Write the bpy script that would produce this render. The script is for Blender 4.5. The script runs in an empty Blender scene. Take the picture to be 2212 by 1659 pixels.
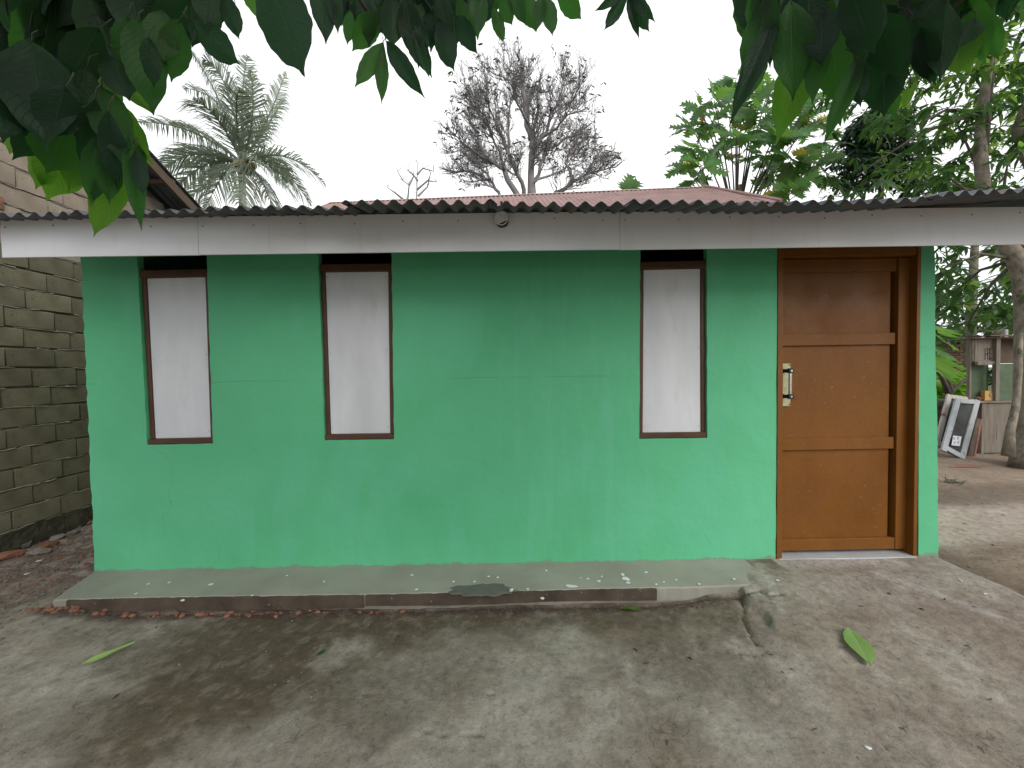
import bpy, bmesh, math, random
import numpy as np
from mathutils import Vector, Matrix
from mathutils.geometry import tessellate_polygon
random.seed(7)
RNG = np.random.default_rng(11)
S = bpy.context.scene
COL = S.collection
PI = math.pi

# ---------------------------------------------------------------- camera, sky, sun, exposure
EYE = 1.40
FPX = 849.0                      # focal length in pixels of a 2212 px wide picture
YAW, PITCH, ROLL = 0.0074, 0.030, 0.0154
fw = Vector((math.sin(YAW)*math.cos(PITCH), math.cos(YAW)*math.cos(PITCH), -math.sin(PITCH)))
r0 = Vector((math.cos(YAW), -math.sin(YAW), 0))
u0 = r0.cross(fw)
up = (u0 + r0*ROLL).normalized()
rt = (r0 - u0*ROLL).normalized()
cam = bpy.data.cameras.new('camera')
camo = bpy.data.objects.new('camera', cam)
COL.objects.link(camo)
M = Matrix.Identity(4)
for i in range(3):
    M[i][0] = rt[i]; M[i][1] = up[i]; M[i][2] = -fw[i]
M[2][3] = EYE
camo.matrix_world = M
cam.sensor_width = 36; cam.lens = 36*FPX/2212
cam.clip_start = 0.02; cam.clip_end = 2000
S.camera = camo

W = bpy.data.worlds.new('World'); S.world = W; W.use_nodes = True
nt = W.node_tree; nt.nodes.clear()
SUN_EL, SUN_AZ = math.radians(35), math.radians(143)      # veiled sun high on the right
sky = nt.nodes.new('ShaderNodeTexSky'); sky.sky_type = 'NISHITA'; sky.sun_disc = False
sky.sun_elevation = SUN_EL; sky.sun_rotation = SUN_AZ; sky.dust_density = 3
bg1 = nt.nodes.new('ShaderNodeBackground'); bg1.inputs[1].default_value = 0.06
nt.links.new(sky.outputs[0], bg1.inputs[0])
# overcast: a bright cloud sheet in front of most of the blue sky
tc = nt.nodes.new('ShaderNodeTexCoord')
cl = nt.nodes.new('ShaderNodeTexNoise'); cl.inputs['Scale'].default_value = 1.6; cl.inputs['Detail'].default_value = 4
nt.links.new(tc.outputs['Generated'], cl.inputs['Vector'])
rp = nt.nodes.new('ShaderNodeValToRGB')
rp.color_ramp.elements[0].position = 0.36; rp.color_ramp.elements[0].color = (0.66, 0.70, 0.745, 1)
rp.color_ramp.elements[1].position = 0.56; rp.color_ramp.elements[1].color = (1.0, 1.0, 1.0, 1)
nt.links.new(cl.outputs[0], rp.inputs[0])
bg2 = nt.nodes.new('ShaderNodeBackground'); bg2.inputs[1].default_value = 1.05
nt.links.new(rp.outputs[0], bg2.inputs[0])
mx = nt.nodes.new('ShaderNodeMixShader'); mx.inputs[0].default_value = 0.9
nt.links.new(bg1.outputs[0], mx.inputs[1]); nt.links.new(bg2.outputs[0], mx.inputs[2])
wo = nt.nodes.new('ShaderNodeOutputWorld'); nt.links.new(mx.outputs[0], wo.inputs[0])

sl = bpy.data.lights.new('sun', 'SUN'); sl.energy = 1.35; sl.angle = math.radians(34); sl.color = (1, 0.96, 0.9)
so = bpy.data.objects.new('sun', sl); COL.objects.link(so)
sd = Vector((math.sin(SUN_AZ)*math.cos(SUN_EL), math.cos(SUN_AZ)*math.cos(SUN_EL), math.sin(SUN_EL)))
so.rotation_euler = sd.to_track_quat('Z', 'Y').to_euler()
so.location = sd*30

S.view_settings.view_transform = 'Standard'; S.view_settings.look = 'None'
S.view_settings.exposure = 0.55; S.view_settings.gamma = 1; S.view_settings.use_curve_mapping = False
S.render.engine = 'CYCLES'
S.cycles.max_bounces = 8; S.cycles.diffuse_bounces = 4; S.cycles.transmission_bounces = 6
try: S.cycles.use_denoising = True
except Exception: pass

# ---------------------------------------------------------------- helpers
def P(x, y, Y):
    """world point at depth Y seen at x, y of the 2212 x 1659 photograph"""
    d = rt*((x-1106)/FPX) + up*((829.5-y)/FPX) + fw
    d = d*(Y/d.y)
    return Vector((d.x, d.y, d.z+EYE))
def PG(x, y, z):
    d = rt*((x-1106)/FPX) + up*((829.5-y)/FPX) + fw
    k = (z-EYE)/d.z
    return Vector((d.x*k, d.y*k, z))

def empty(name, label=None, cat=None, loc=(0, 0, 0), group=None, kind=None):
    o = bpy.data.objects.new(name, None); COL.objects.link(o); o.location = loc
    o.empty_display_size = .1
    tag(o, label, cat, group, kind); return o
def tag(o, label=None, cat=None, group=None, kind=None):
    if label: o['label'] = label
    if cat: o['category'] = cat
    if group: o['group'] = group
    if kind: o['kind'] = kind
    return o
def wloc(o):
    v = Vector((0, 0, 0))
    while o is not None:
        v += o.matrix_basis.translation; o = o.parent
    return v
class MB:
    def __init__(s): s.v = []; s.f = []; s.m = []; s.uv = None
    def quad(s, a, b, c, d, m=0):
        n = len(s.v); s.v += [tuple(a), tuple(b), tuple(c), tuple(d)]; s.f.append((n, n+1, n+2, n+3)); s.m.append(m)
    def box(s, x0, x1, y0, y1, z0, z1, m=0, bev=0):
        s.hexa([(x0,y0,z0),(x1,y0,z0),(x1,y1,z0),(x0,y1,z0),(x0,y0,z1),(x1,y0,z1),(x1,y1,z1),(x0,y1,z1)], m)
    def hexa(s, c, m=0):
        n = len(s.v); s.v += [tuple(p) for p in c]
        for q in ((0,3,2,1),(4,5,6,7),(0,1,5,4),(1,2,6,5),(2,3,7,6),(3,0,4,7)):
            s.f.append(tuple(n+i for i in q)); s.m.append(m)
    def bar(s, a, b, w, t, upv=(0, 0, 1), m=0):
        a = Vector(a); b = Vector(b); d = (b-a).normalized(); u = Vector(upv)
        x = d.cross(u)
        if x.length < 1e-4: x = d.cross(Vector((1, 0, 0)))
        x.normalize(); z = x.cross(d); x = x*(w/2); z = z*(t/2)
        s.hexa([a-x-z, a+x-z, b+x-z, b-x-z, a-x+z, a+x+z, b+x+z, b-x+z], m)
    def tube(s, pts, rad, n=6, cap=True, m=0):
        pts = [Vector(p) for p in pts]; k = len(pts); base = len(s.v)
        if not hasattr(rad, '__len__'): rad = [rad]*k
        prev = None
        for i, p in enumerate(pts):
            d = (pts[min(i+1, k-1)]-pts[max(i-1, 0)])
            d = d.normalized() if d.length > 1e-9 else Vector((0, 0, 1))
            if prev is None:
                x = d.cross(Vector((0.13, 0.31, 0.94)))
                if x.length < 1e-3: x = d.cross(Vector((1, 0, 0)))
            else: x = prev - d*prev.dot(d)
            x.normalize(); prev = x; y = d.cross(x)
            for j in range(n):
                a = 2*PI*j/n; s.v.append(tuple(p + (x*math.cos(a)+y*math.sin(a))*rad[i]))
        for i in range(k-1):
            for j in range(n):
                a = base+i*n+j; b = base+i*n+(j+1) % n
                s.f.append((a, b, b+n, a+n)); s.m.append(m)
        if cap:
            s.f.append(tuple(base+j for j in range(n))[::-1]); s.m.append(m)
            s.f.append(tuple(base+(k-1)*n+j for j in range(n))); s.m.append(m)
    def prism(s, poly, y0, y1, m=0):
        """polygon in x,z extruded from y0 (front) to y1"""
        n = len(s.v); k = len(poly)
        s.v += [(p[0], y0, p[1]) for p in poly] + [(p[0], y1, p[1]) for p in poly]
        for idx in tessellate_polygon([[Vector((p[0], p[1], 0)) for p in poly]]):
            s.f.append(tuple(n+i for i in idx)); s.m.append(m)
            s.f.append(tuple(n+k+i for i in idx[::-1])); s.m.append(m)
        for i in range(k):
            j = (i+1) % k
            s.f.append((n+i, n+j, n+k+j, n+k+i)); s.m.append(m)
    def build(s, name, mats, parent=None, smooth=False, bevel=0, seg=1, fix=True):
        if not isinstance(mats, (list, tuple)): mats = [mats]
        me = bpy.data.meshes.new(name); off = wloc(parent) if parent else Vector((0, 0, 0))
        me.from_pydata([tuple(Vector(v)-off) for v in s.v], [], s.f)
        for m in mats: me.materials.append(m)
        if len(mats) > 1: me.polygons.foreach_set('material_index', s.m)
        if fix:
            bm = bmesh.new(); bm.from_mesh(me); bmesh.ops.recalc_face_normals(bm, faces=bm.faces[:])
            if bevel: bmesh.ops.bevel(bm, geom=bm.edges[:], offset=bevel, segments=seg, affect='EDGES', clamp_overlap=True)
            bm.to_mesh(me); bm.free()
        if smooth: me.polygons.foreach_set('use_smooth', [True]*len(me.polygons))
        me.update()
        o = bpy.data.objects.new(name, me); COL.objects.link(o)
        if parent: o.parent = parent
        return o

def inst(name, me, mw, parent):
    """object sharing mesh me, world matrix mw, child of parent (unrotated empties only)"""
    o = bpy.data.objects.new(name, me); COL.objects.link(o)
    if parent:
        o.parent = parent; mw = Matrix.Translation(-wloc(parent)) @ mw
    o.matrix_basis = mw
    return o

# ---- value noise
def vnoise(x, y, seed):
    r = np.random.default_rng(seed); T = r.random((256, 256))
    xi = np.floor(x).astype(int); yi = np.floor(y).astype(int); fx = x-xi; fy = y-yi
    fx = fx*fx*(3-2*fx); fy = fy*fy*(3-2*fy); a = T[xi % 256, yi % 256]; b = T[(xi+1) % 256, yi % 256]
    c = T[xi % 256, (yi+1) % 256]; d = T[(xi+1) % 256, (yi+1) % 256]
    return (a*(1-fx)+b*fx)*(1-fy) + (c*(1-fx)+d*fx)*fy
def fbm(x, y, sc, octv, seed, gain=.5):
    t = 0; a = 1; n = 0
    for i in range(octv):
        t = t + a*vnoise(x*sc*(2**i)+17.3*i+91, y*sc*(2**i)+5.1*i+57, seed+i); n += a; a *= gain
    return t/n
def sstep(a, b, x):
    t = np.clip((x-a)/(b-a), 0, 1); return t*t*(3-2*t)

# ---------------------------------------------------------------- materials
def newmat(name):
    m = bpy.data.materials.new(name); m.use_nodes = True; n = m.node_tree
    return m, n, n.nodes['Principled BSDF'], n.nodes['Material Output']
def ramp(n, fac, stops):
    r = n.nodes.new('ShaderNodeValToRGB'); e = r.color_ramp.elements
    while len(e) < len(stops): e.new(0.5)
    for i, (p, c) in enumerate(stops):
        e[i].position = p; e[i].color = (c[0], c[1], c[2], 1) if hasattr(c, '__len__') else (c, c, c, 1)
    n.links.new(fac, r.inputs[0]); return r.outputs[0]
def noise(n, vec, sc, det=4, rough=.55, dist=0):
    t = n.nodes.new('ShaderNodeTexNoise'); t.inputs['Scale'].default_value = sc; t.inputs['Detail'].default_value = det
    t.inputs['Roughness'].default_value = rough; t.inputs['Distortion'].default_value = dist
    if vec is not None: n.links.new(vec, t.inputs['Vector'])
    return t.outputs[0]
def coords(n, scale=(1, 1, 1), kind='Object'):
    t = n.nodes.new('ShaderNodeTexCoord'); mp = n.nodes.new('ShaderNodeMapping'); mp.inputs['Scale'].default_value = scale
    n.links.new(t.outputs[kind], mp.inputs[0]); return mp.outputs[0]
def mixc(n, fac, a, b, mode='MIX'):
    m = n.nodes.new('ShaderNodeMix'); m.data_type = 'RGBA'; m.blend_type = mode
    for sock, v in ((m.inputs[0], fac), (m.inputs[6], a), (m.inputs[7], b)):
        if isinstance(v, (int, float)): sock.default_value = v
        elif isinstance(v, tuple): sock.default_value = (v[0], v[1], v[2], 1)
        else: n.links.new(v, sock)
    return m.outputs[2]
def math_(n, op, a, b=0.0):
    m = n.nodes.new('ShaderNodeMath'); m.operation = op
    for sock, v in ((m.inputs[0], a), (m.inputs[1], b)):
        if isinstance(v, (int, float)): sock.default_value = v
        else: n.links.new(v, sock)
    return m.outputs[0]
def bump(n, h, dist, strength=1.0, prev=None):
    b = n.nodes.new('ShaderNodeBump'); b.inputs['Distance'].default_value = dist; b.inputs['Strength'].default_value = strength
    n.links.new(h, b.inputs['Height'])
    if prev is not None: n.links.new(prev, b.inputs['Normal'])
    return b.outputs[0]
def objrand(n):
    return n.nodes.new('ShaderNodeObjectInfo').outputs['Random']

def rough_mat(name, c1, c2, sc=6, det=6, rough=.8, bd=.002, bs=40, scale=(1, 1, 1), spots=None, metal=0, rnd=0, spec=.4):
    m, n, p, o = newmat(name); v = coords(n, scale)
    c = ramp(n, noise(n, v, sc, det, .6), [(.32, c1), (.68, c2)])
    if spots:                       # (colour, scale, threshold)
        for col, s2, th in spots:
            f = ramp(n, noise(n, v, s2, 6, .65), [(th, 0), (th+.06, 1)])
            c = mixc(n, f, c, col)
    if rnd:
        f = math_(n, 'MULTIPLY_ADD', objrand(n), rnd); n.nodes[-1].inputs[2].default_value = 1-rnd/2
        g = n.nodes.new('ShaderNodeHueSaturation'); n.links.new(f, g.inputs['Value']); n.links.new(c, g.inputs['Color']); c = g.outputs[0]
    n.links.new(c, p.inputs['Base Color'])
    p.inputs['Roughness'].default_value = rough; p.inputs['Metallic'].default_value = metal
    p.inputs['Specular IOR Level'].default_value = spec
    nb = bump(n, noise(n, v, bs, 6, .6), bd); n.links.new(nb, p.inputs['Normal'])
    return m

# painted plaster
def mat_plaster():
    m, n, p, o = newmat('mint_green_wall_paint')
    v = coords(n); vs = coords(n, (1.0, 1, .35))
    c = ramp(n, noise(n, v, .9, 5, .55, .3), [(.3, (.090, .420, .205)), (.7, (.128, .505, .275))])
    patch = ramp(n, noise(n, vs, 2.3, 3, .5, .6), [(.52, 0), (.60, 1)])
    c = mixc(n, math_(n, 'MULTIPLY', patch, .30), c, (.135, .50, .32))
    fine = ramp(n, noise(n, vs, 11, 4, .6), [(.35, 0), (.7, 1)])
    c = mixc(n, math_(n, 'MULTIPLY', fine, .12), c, (.09, .42, .22))
    # small chips and specks, more of them near the ground
    g = n.nodes.new('ShaderNodeNewGeometry'); sx = n.nodes.new('ShaderNodeSeparateXYZ'); n.links.new(g.outputs['Position'], sx.inputs[0])
    low = n.nodes.new('ShaderNodeMapRange'); low.inputs[1].default_value = .30; low.inputs[2].default_value = .0
    n.links.new(sx.outputs[2], low.inputs[0])
    sp = ramp(n, noise(n, v, 46, 2, .5), [(.74, 0), (.77, 1)])
    c = mixc(n, math_(n, 'MULTIPLY', sp, math_(n, 'MULTIPLY_ADD', low.outputs[0], .7)), c, (.05, .17, .10))
    edge = n.nodes.new('ShaderNodeMapRange'); edge.inputs[1].default_value = .075; edge.inputs[2].default_value = .0
    n.links.new(math_(n, 'ADD', sx.outputs[2], math_(n, 'MULTIPLY_ADD', noise(n, v, 9, 5, .7), .10)), edge.inputs[0])
    n.nodes[-1].name = 'e'
    n2 = ramp(n, math_(n, 'SUBTRACT', noise(n, v, 6, 6, .7), math_(n, 'MULTIPLY', sx.outputs[2], 9.0)), [(.34, 0), (.44, 1)])
    c = mixc(n, math_(n, 'MULTIPLY', n2, .75), c, (.20, .24, .18))
    # faint seam line at shoulder height and roller patches in the middle bay
    lw = math_(n, 'ABSOLUTE', math_(n, 'SUBTRACT', math_(n, 'ADD', sx.outputs[2], math_(n, 'MULTIPLY', noise(n, v, 3, 4, .6), .03)), 1.378))
    seam = math_(n, 'MULTIPLY', ramp(n, lw, [(.0015, 1), (.004, 0)]), ramp(n, noise(n, v, 1.7, 3, .5), [(.50, 0), (.56, 1)]))
    c = mixc(n, math_(n, 'MULTIPLY', seam, .55), c, (.05, .24, .13))
    bx_ = n.nodes.new('ShaderNodeMapRange'); bx_.inputs[1].default_value = .75; bx_.inputs[2].default_value = .25
    n.links.new(math_(n, 'ABSOLUTE', math_(n, 'SUBTRACT', sx.outputs[0], .42)), bx_.inputs[0])
    st = ramp(n, noise(n, coords(n, (9, 1, 1.1)), 1.3, 4, .6), [(.50, 0), (.62, 1)])
    c = mixc(n, math_(n, 'MULTIPLY', math_(n, 'MULTIPLY', st, bx_.outputs[0]), .22), c, (.17, .53, .34))
    ck = n.nodes.new('ShaderNodeTexVoronoi'); ck.feature = 'DISTANCE_TO_EDGE'; ck.inputs['Scale'].default_value = 1.1
    wv = n.nodes.new('ShaderNodeVectorMath'); wv.operation = 'ADD'; nz = n.nodes.new('ShaderNodeTexNoise'); nz.inputs['Scale'].default_value = 5; nz.inputs['Detail'].default_value = 5
    n.links.new(v, nz.inputs['Vector']); sc_ = n.nodes.new('ShaderNodeVectorMath'); sc_.operation = 'SCALE'; sc_.inputs['Scale'].default_value = .22
    n.links.new(nz.outputs['Color'], sc_.inputs[0]); n.links.new(v, wv.inputs[0]); n.links.new(sc_.outputs[0], wv.inputs[1]); n.links.new(wv.outputs[0], ck.inputs['Vector'])
    cr = math_(n, 'MULTIPLY', ramp(n, ck.outputs['Distance'], [(.0, 1), (.0022, 0)]), ramp(n, noise(n, v, 1.1, 3, .5), [(.60, 0), (.66, 1)]))
    c = mixc(n, math_(n, 'MULTIPLY', cr, .30), c, (.04, .20, .11))
    n.links.new(c, p.inputs['Base Color']); p.inputs['Roughness'].default_value = .62; p.inputs['Specular IOR Level'].default_value = .25
    b = bump(n, noise(n, v, 2.6, 4, .6), .02, .6); b = bump(n, noise(n, v, 70, 4, .7), .0012, .8, b)
    n.links.new(b, p.inputs['Normal']); return m

def mat_brownpaint():
    m, n, p, o = newmat('brown_gloss_paint')
    v = coords(n, (1, 1, .5)); v2 = coords(n)
    c = ramp(n, noise(n, v, 3.5, 5, .6), [(.3, (.150, .055, .008)), (.7, (.20, .077, .011))])
    s = ramp(n, noise(n, v2, 26, 6, .75), [(.61, 0), (.68, 1)])
    c = mixc(n, math_(n, 'MULTIPLY', s, .5), c, (.30, .17, .09))
    s = ramp(n, noise(n, coords(n, (30, 1, 1.2)), 2.2, 5, .7), [(.60, 0), (.72, 1)])
    c = mixc(n, math_(n, 'MULTIPLY', s, .35), c, (.10, .035, .008))
    n.links.new(c, p.inputs['Base Color'])
    r = ramp(n, noise(n, v2, 5, 5, .6), [(.35, .36), (.7, .62)]); n.links.new(r, p.inputs['Roughness']); p.inputs['Specular IOR Level'].default_value = .28
    b = bump(n, noise(n, coords(n, (3, 3, 60)), 3, 4, .6), .0012, .35); b = bump(n, noise(n, v2, 28, 5, .75), .003, .6, b)
    n.links.new(b, p.inputs['Normal']); return m

def mat_panelwhite():
    m, n, p, o = newmat('white_painted_board')
    v = coords(n, (1, 1, .3)); v2 = coords(n)
    c = ramp(n, noise(n, v, 4, 5, .6), [(.3, (.54, .56, .59)), (.65, (.65, .67, .705))])
    s = ramp(n, noise(n, coords(n, (1.8, 1, .6)), 3.9, 5, .6), [(.58, 0), (.74, 1)])
    c = mixc(n, math_(n, 'MULTIPLY', s, .32), c, (.40, .385, .37))
    n.links.new(c, p.inputs['Base Color']); p.inputs['Roughness'].default_value = .5
    n.links.new(bump(n, noise(n, v2, 30, 5, .6), .0012, .5), p.inputs['Normal']); return m

def mat_fascia():
    m, n, p, o = newmat('off_white_fibre_board')
    v = coords(n, (.6, 1, 2)); v2 = coords(n)
    c = ramp(n, noise(n, v, 1.4, 5, .55), [(.3, (.66, .68, .71)), (.7, (.74, .76, .79))])
    s = ramp(n, noise(n, v, 3, 6, .65), [(.62, 0), (.8, 1)])
    c = mixc(n, math_(n, 'MULTIPLY', s, .35), c, (.52, .48, .43))
    s = ramp(n, noise(n, coords(n, (7, 1, .5)), 1.6, 6, .7), [(.54, 0), (.72, 1)])
    c = mixc(n, math_(n, 'MULTIPLY', s, .20), c, (.50, .47, .42))
    n.links.new(c, p.inputs['Base Color']); p.inputs['Roughness'].default_value = .6
    n.links.new(bump(n, noise(n, v2, 55, 5, .6), .0006, .6), p.inputs['Normal']); return m

def mat_ground(name, rough=.9, b1=.012, b2=.004):
    m, n, p, o = newmat(name)
    a = n.nodes.new('ShaderNodeVertexColor'); a.layer_name = 'Col'
    v = coords(n)
    f = ramp(n, noise(n, v, 26, 9, .82), [(.34, .50), (.44, .88), (.54, 1.04), (.70, 1.34)])
    c = mixc(n, 1.0, a.outputs[0], f, 'MULTIPLY')
    # flakes and hairline crazing
    fk = ramp(n, noise(n, v, 9, 9, .78, .6), [(.585, 0), (.60, 1)])
    c = mixc(n, math_(n, 'MULTIPLY', fk, .16), c, (.34, .32, .29))
    fd = ramp(n, noise(n, v, 13, 9, .80, .4), [(.385, 1), (.40, 0)])
    c = mixc(n, math_(n, 'MULTIPLY', fd, .22), c, (.06, .048, .038))
    nz = n.nodes.new('ShaderNodeTexNoise'); nz.inputs['Scale'].default_value = 7; nz.inputs['Detail'].default_value = 6
    n.links.new(v, nz.inputs['Vector']); sc_ = n.nodes.new('ShaderNodeVectorMath'); sc_.operation = 'SCALE'; sc_.inputs['Scale'].default_value = .30; n.links.new(nz.outputs['Color'], sc_.inputs[0])
    wv = n.nodes.new('ShaderNodeVectorMath'); wv.operation = 'ADD'; n.links.new(v, wv.inputs[0]); n.links.new(sc_.outputs[0], wv.inputs[1])
    ck = n.nodes.new('ShaderNodeTexVoronoi'); ck.feature = 'DISTANCE_TO_EDGE'; ck.inputs['Scale'].default_value = 3.2; n.links.new(wv.outputs[0], ck.inputs['Vector'])
    cr = math_(n, 'MULTIPLY', ramp(n, ck.outputs['Distance'], [(.0, 1), (.012, 0)]), ramp(n, noise(n, v, 2.1, 3, .5), [(.53, 0), (.60, 1)]))
    c = mixc(n, math_(n, 'MULTIPLY', cr, .55), c, (.045, .036, .03))
    sp = ramp(n, noise(n, v, 95, 3, .6), [(.30, 1), (.36, 0)])
    c = mixc(n, math_(n, 'MULTIPLY', sp, .55), c, (.045, .038, .03))
    sp2 = ramp(n, noise(n, v, 70, 3, .6), [(.70, 0), (.74, 1)])
    c = mixc(n, math_(n, 'MULTIPLY', sp2, .45), c, (.33, .31, .28))
    n.links.new(c, p.inputs['Base Color']); p.inputs['Roughness'].default_value = rough; p.inputs['Specular IOR Level'].default_value = .25
    b = bump(n, noise(n, v, 18, 8, .7), b1, .8); b = bump(n, noise(n, v, 120, 5, .65), b2, .6, b)
    n.links.new(b, p.inputs['Normal']); return m

def leafmat(name, front, back, trans, tmix, rough=.42, veins=True, vary=.5):
    m, n, p, o = newmat(name)
    oi = objrand(n)
    at = n.nodes.new('ShaderNodeAttribute'); at.attribute_name = 'rnd'
    rn = math_(n, 'FRACT', math_(n, 'ADD', oi, at.outputs['Fac']))
    g = n.nodes.new('ShaderNodeNewGeometry')
    c = mixc(n, g.outputs['Backfacing'], front, back)
    val = math_(n, 'MULTIPLY_ADD', rn, vary); n.nodes[-1].inputs[2].default_value = 1-vary/2
    hs = n.nodes.new('ShaderNodeHueSaturation'); n.links.new(c, hs.inputs['Color']); n.links.new(val, hs.inputs['Value'])
    hue = math_(n, 'MULTIPLY_ADD', math_(n, 'FRACT', math_(n, 'MULTIPLY', rn, 7.13)), .05); n.nodes[-1].inputs[2].default_value = .475
    n.links.new(hue, hs.inputs['Hue']); c = hs.outputs[0]
    tcol = mixc(n, 0.0, trans, trans)
    if veins:
        uv = n.nodes.new('ShaderNodeUVMap'); sx = n.nodes.new('ShaderNodeSeparateXYZ'); n.links.new(uv.outputs[0], sx.inputs[0])
        ax = math_(n, 'ABSOLUTE', math_(n, 'SUBTRACT', sx.outputs[0], .5))
        mid = ramp(n, ax, [(.008, 1), (.028, 0)])
        sv = math_(n, 'SINE', math_(n, 'MULTIPLY', math_(n, 'SUBTRACT', sx.outputs[1], math_(n, 'MULTIPLY', ax, .45)), 85))
        lat = ramp(n, sv, [(.86, 0), (1.0, 1)])
        ve = math_(n, 'MAXIMUM', mid, math_(n, 'MULTIPLY', lat, .45))
        c = mixc(n, math_(n, 'MULTIPLY', ve, .38), c, tuple(.45*t+.02 for t in trans))
        tcol = mixc(n, math_(n, 'MULTIPLY', lat, .5), tcol, tuple(t*.5 for t in trans))
        bn = bump(n, math_(n, 'MULTIPLY', ve, -1), .0015, .7)
        bn = bump(n, noise(n, coords(n), 24, 3, .5), .004, .5, bn)
        n.links.new(bn, p.inputs['Normal'])
    n.links.new(c, p.inputs['Base Color']); p.inputs['Roughness'].default_value = rough; p.inputs['Specular IOR Level'].default_value = .2
    t = n.nodes.new('ShaderNodeBsdfTranslucent'); n.links.new(tcol, t.inputs[0])
    ms = n.nodes.new('ShaderNodeMixShader'); ms.inputs[0].default_value = tmix
    n.links.new(p.outputs[0], ms.inputs[1]); n.links.new(t.outputs[0], ms.inputs[2]); n.links.new(ms.outputs[0], o.inputs[0])
    return m

def mat_trans_free(name, c, rough=.5, metal=0, spec=.5):
    m, n, p, o = newmat(name); v = coords(n)
    cc = ramp(n, noise(n, v, 30, 4, .6), [(.3, tuple(k*.85 for k in c)), (.7, tuple(min(1, k*1.1) for k in c))])
    n.links.new(cc, p.inputs['Base Color']); p.inputs['Roughness'].default_value = rough; p.inputs['Metallic'].default_value = metal
    p.inputs['Specular IOR Level'].default_value = spec
    return m

M_GREEN = mat_plaster(); M_BROWN = mat_brownpaint(); M_BROWNW = rough_mat('dark_brown_frame_paint', (.060, .026, .013), (.10, .043, .02), 6, 5, .5, .001, 40, spots=[((.17, .10, .06), 24, .68)]); M_WHITE = mat_panelwhite(); M_FASCIA = mat_fascia()
M_DARK = rough_mat('shade_dark_plaster', (.03, .03, .032), (.05, .05, .05), 3)  # near black: the shade of the unlit room put into the colour
M_ROOFG = rough_mat('weathered_grey_roof_sheet', (.085, .092, .11), (.17, .175, .19), 5, 6, .55, .0008, 60, spots=[((.19, .12, .07), 6, .60)], metal=.2)
M_ROOFR = rough_mat('faded_red_roof_sheet', (.22, .13, .12), (.31, .20, .18), 3, 6, .7, .0008, 60, spots=[((.36, .27, .24), 9, .64)])
M_ZINC = rough_mat('dull_zinc_sheet', (.10, .12, .14), (.20, .22, .24), 4, 5, .5, .0005, 50, metal=.5)
M_WOOD = rough_mat('aged_brown_timber', (.07, .05, .035), (.14, .10, .07), 5, 6, .85, .002, 30, scale=(1, .2, 1))
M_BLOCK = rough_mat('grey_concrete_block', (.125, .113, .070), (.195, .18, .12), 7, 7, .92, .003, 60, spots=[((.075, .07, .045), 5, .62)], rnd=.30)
M_BLOCKW = rough_mat('sunlit_tint_block', (.27, .222, .17), (.38, .315, .245), 7, 7, .92, .003, 60, spots=[((.22, .17, .13), 5, .62)], rnd=.30)  # upper courses: warm sunlight put into the block colour
M_CLAY = rough_mat('red_clay_brick', (.14, .062, .040), (.27, .13, .085), 12, 6, .9, .002, 60, rnd=.5, spots=[((.25, .22, .19), 14, .66)])
M_STONE = rough_mat('grey_rubble_stone', (.14, .125, .11), (.25, .23, .205), 12, 6, .9, .002, 60, rnd=.6)
M_MORTAR = rough_mat('rough_mortar', (.085, .078, .055), (.24, .225, .18), 16, 7, .95, .006, 50)
M_FOUND = rough_mat('mossy_foundation', (.02, .02, .012), (.075, .07, .045), 9, 8, .95, .015, 28, spots=[((.14, .14, .09), 14, .64)])
M_LEDGE = rough_mat('smooth_cement_ledge', (.255, .25, .21), (.34, .335, .285), 2.2, 6, .8, .0015, 50, spots=[((.20, .19, .15), 1.6, .60)])
M_LEDGEF = rough_mat('dirty_brown_cement_edge', (.05, .036, .026), (.10, .075, .056), 6, 7, .9, .002, 60, spots=[((.45, .42, .38), 30, .655)])
M_DAMP = rough_mat('damp_cement_patch', (.105, .105, .09), (.14, .14, .12), 6, 6, .75, .002, 50)
M_CEMW = rough_mat('pale_cement', (.36, .37, .375), (.46, .47, .475), 6, 6, .8, .002, 50, spots=[((.24, .23, .21), 8, .66)])
M_SPLAT = mat_trans_free('white_paint_splash', (.72, .74, .74), .5)
M_BLACKP = mat_trans_free('black_plastic', (.012, .012, .013), .3)
M_CHROME = mat_trans_free('brushed_steel', (.72, .70, .66), .22, 1)
M_BRASS = rough_mat('tarnished_brass_plate', (.34, .36, .20), (.50, .50, .32), 30, 5, .4, .0005, 80, metal=.4)
M_PVC = mat_trans_free('grey_pvc', (.66, .70, .72), .45)
M_BLACK = mat_trans_free('black_void', (.006, .006, .007), .9)
M_SCREW = mat_trans_free('dark_screw_head', (.05, .04, .035), .6, .5)
M_BARK = rough_mat('grey_brown_bark', (.14, .115, .09), (.30, .26, .205), 11, 8, .95, .02, 16, scale=(1, 1, .7), spots=[((.08, .09, .05), 5, .58), ((.36, .33, .27), 18, .66)])
M_BARKD = rough_mat('dark_thin_bark', (.07, .058, .05), (.14, .12, .105), 9, 5, .95, .003, 30)
M_BARKFAR = rough_mat('mauve_grey_bark', (.19, .175, .18), (.29, .27, .275), 3, 4, .95, .003, 10)
M_LEAFD = leafmat('dark_foreground_leaf', (.010, .028, .014), (.014, .036, .018), (.03, .13, .03), .40, .45)
M_LEAFM = leafmat('mid_foreground_leaf', (.018, .055, .018), (.024, .065, .020), (.09, .32, .04), .46, .45)
M_LEAFB = leafmat('young_backlit_leaf', (.05, .13, .02), (.09, .19, .03), (.22, .52, .04), .5, .42)  # younger leaf, with backlight put into its brighter colour
M_LEAFFALL = leafmat('fallen_green_leaf', (.22, .34, .09), (.27, .40, .13), (1.0, 1.0, .55), .08, .5)
M_BREAD = leafmat('breadfruit_leaf', (.065, .155, .045), (.085, .17, .065), (.22, .46, .07), .36, .35)
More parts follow.
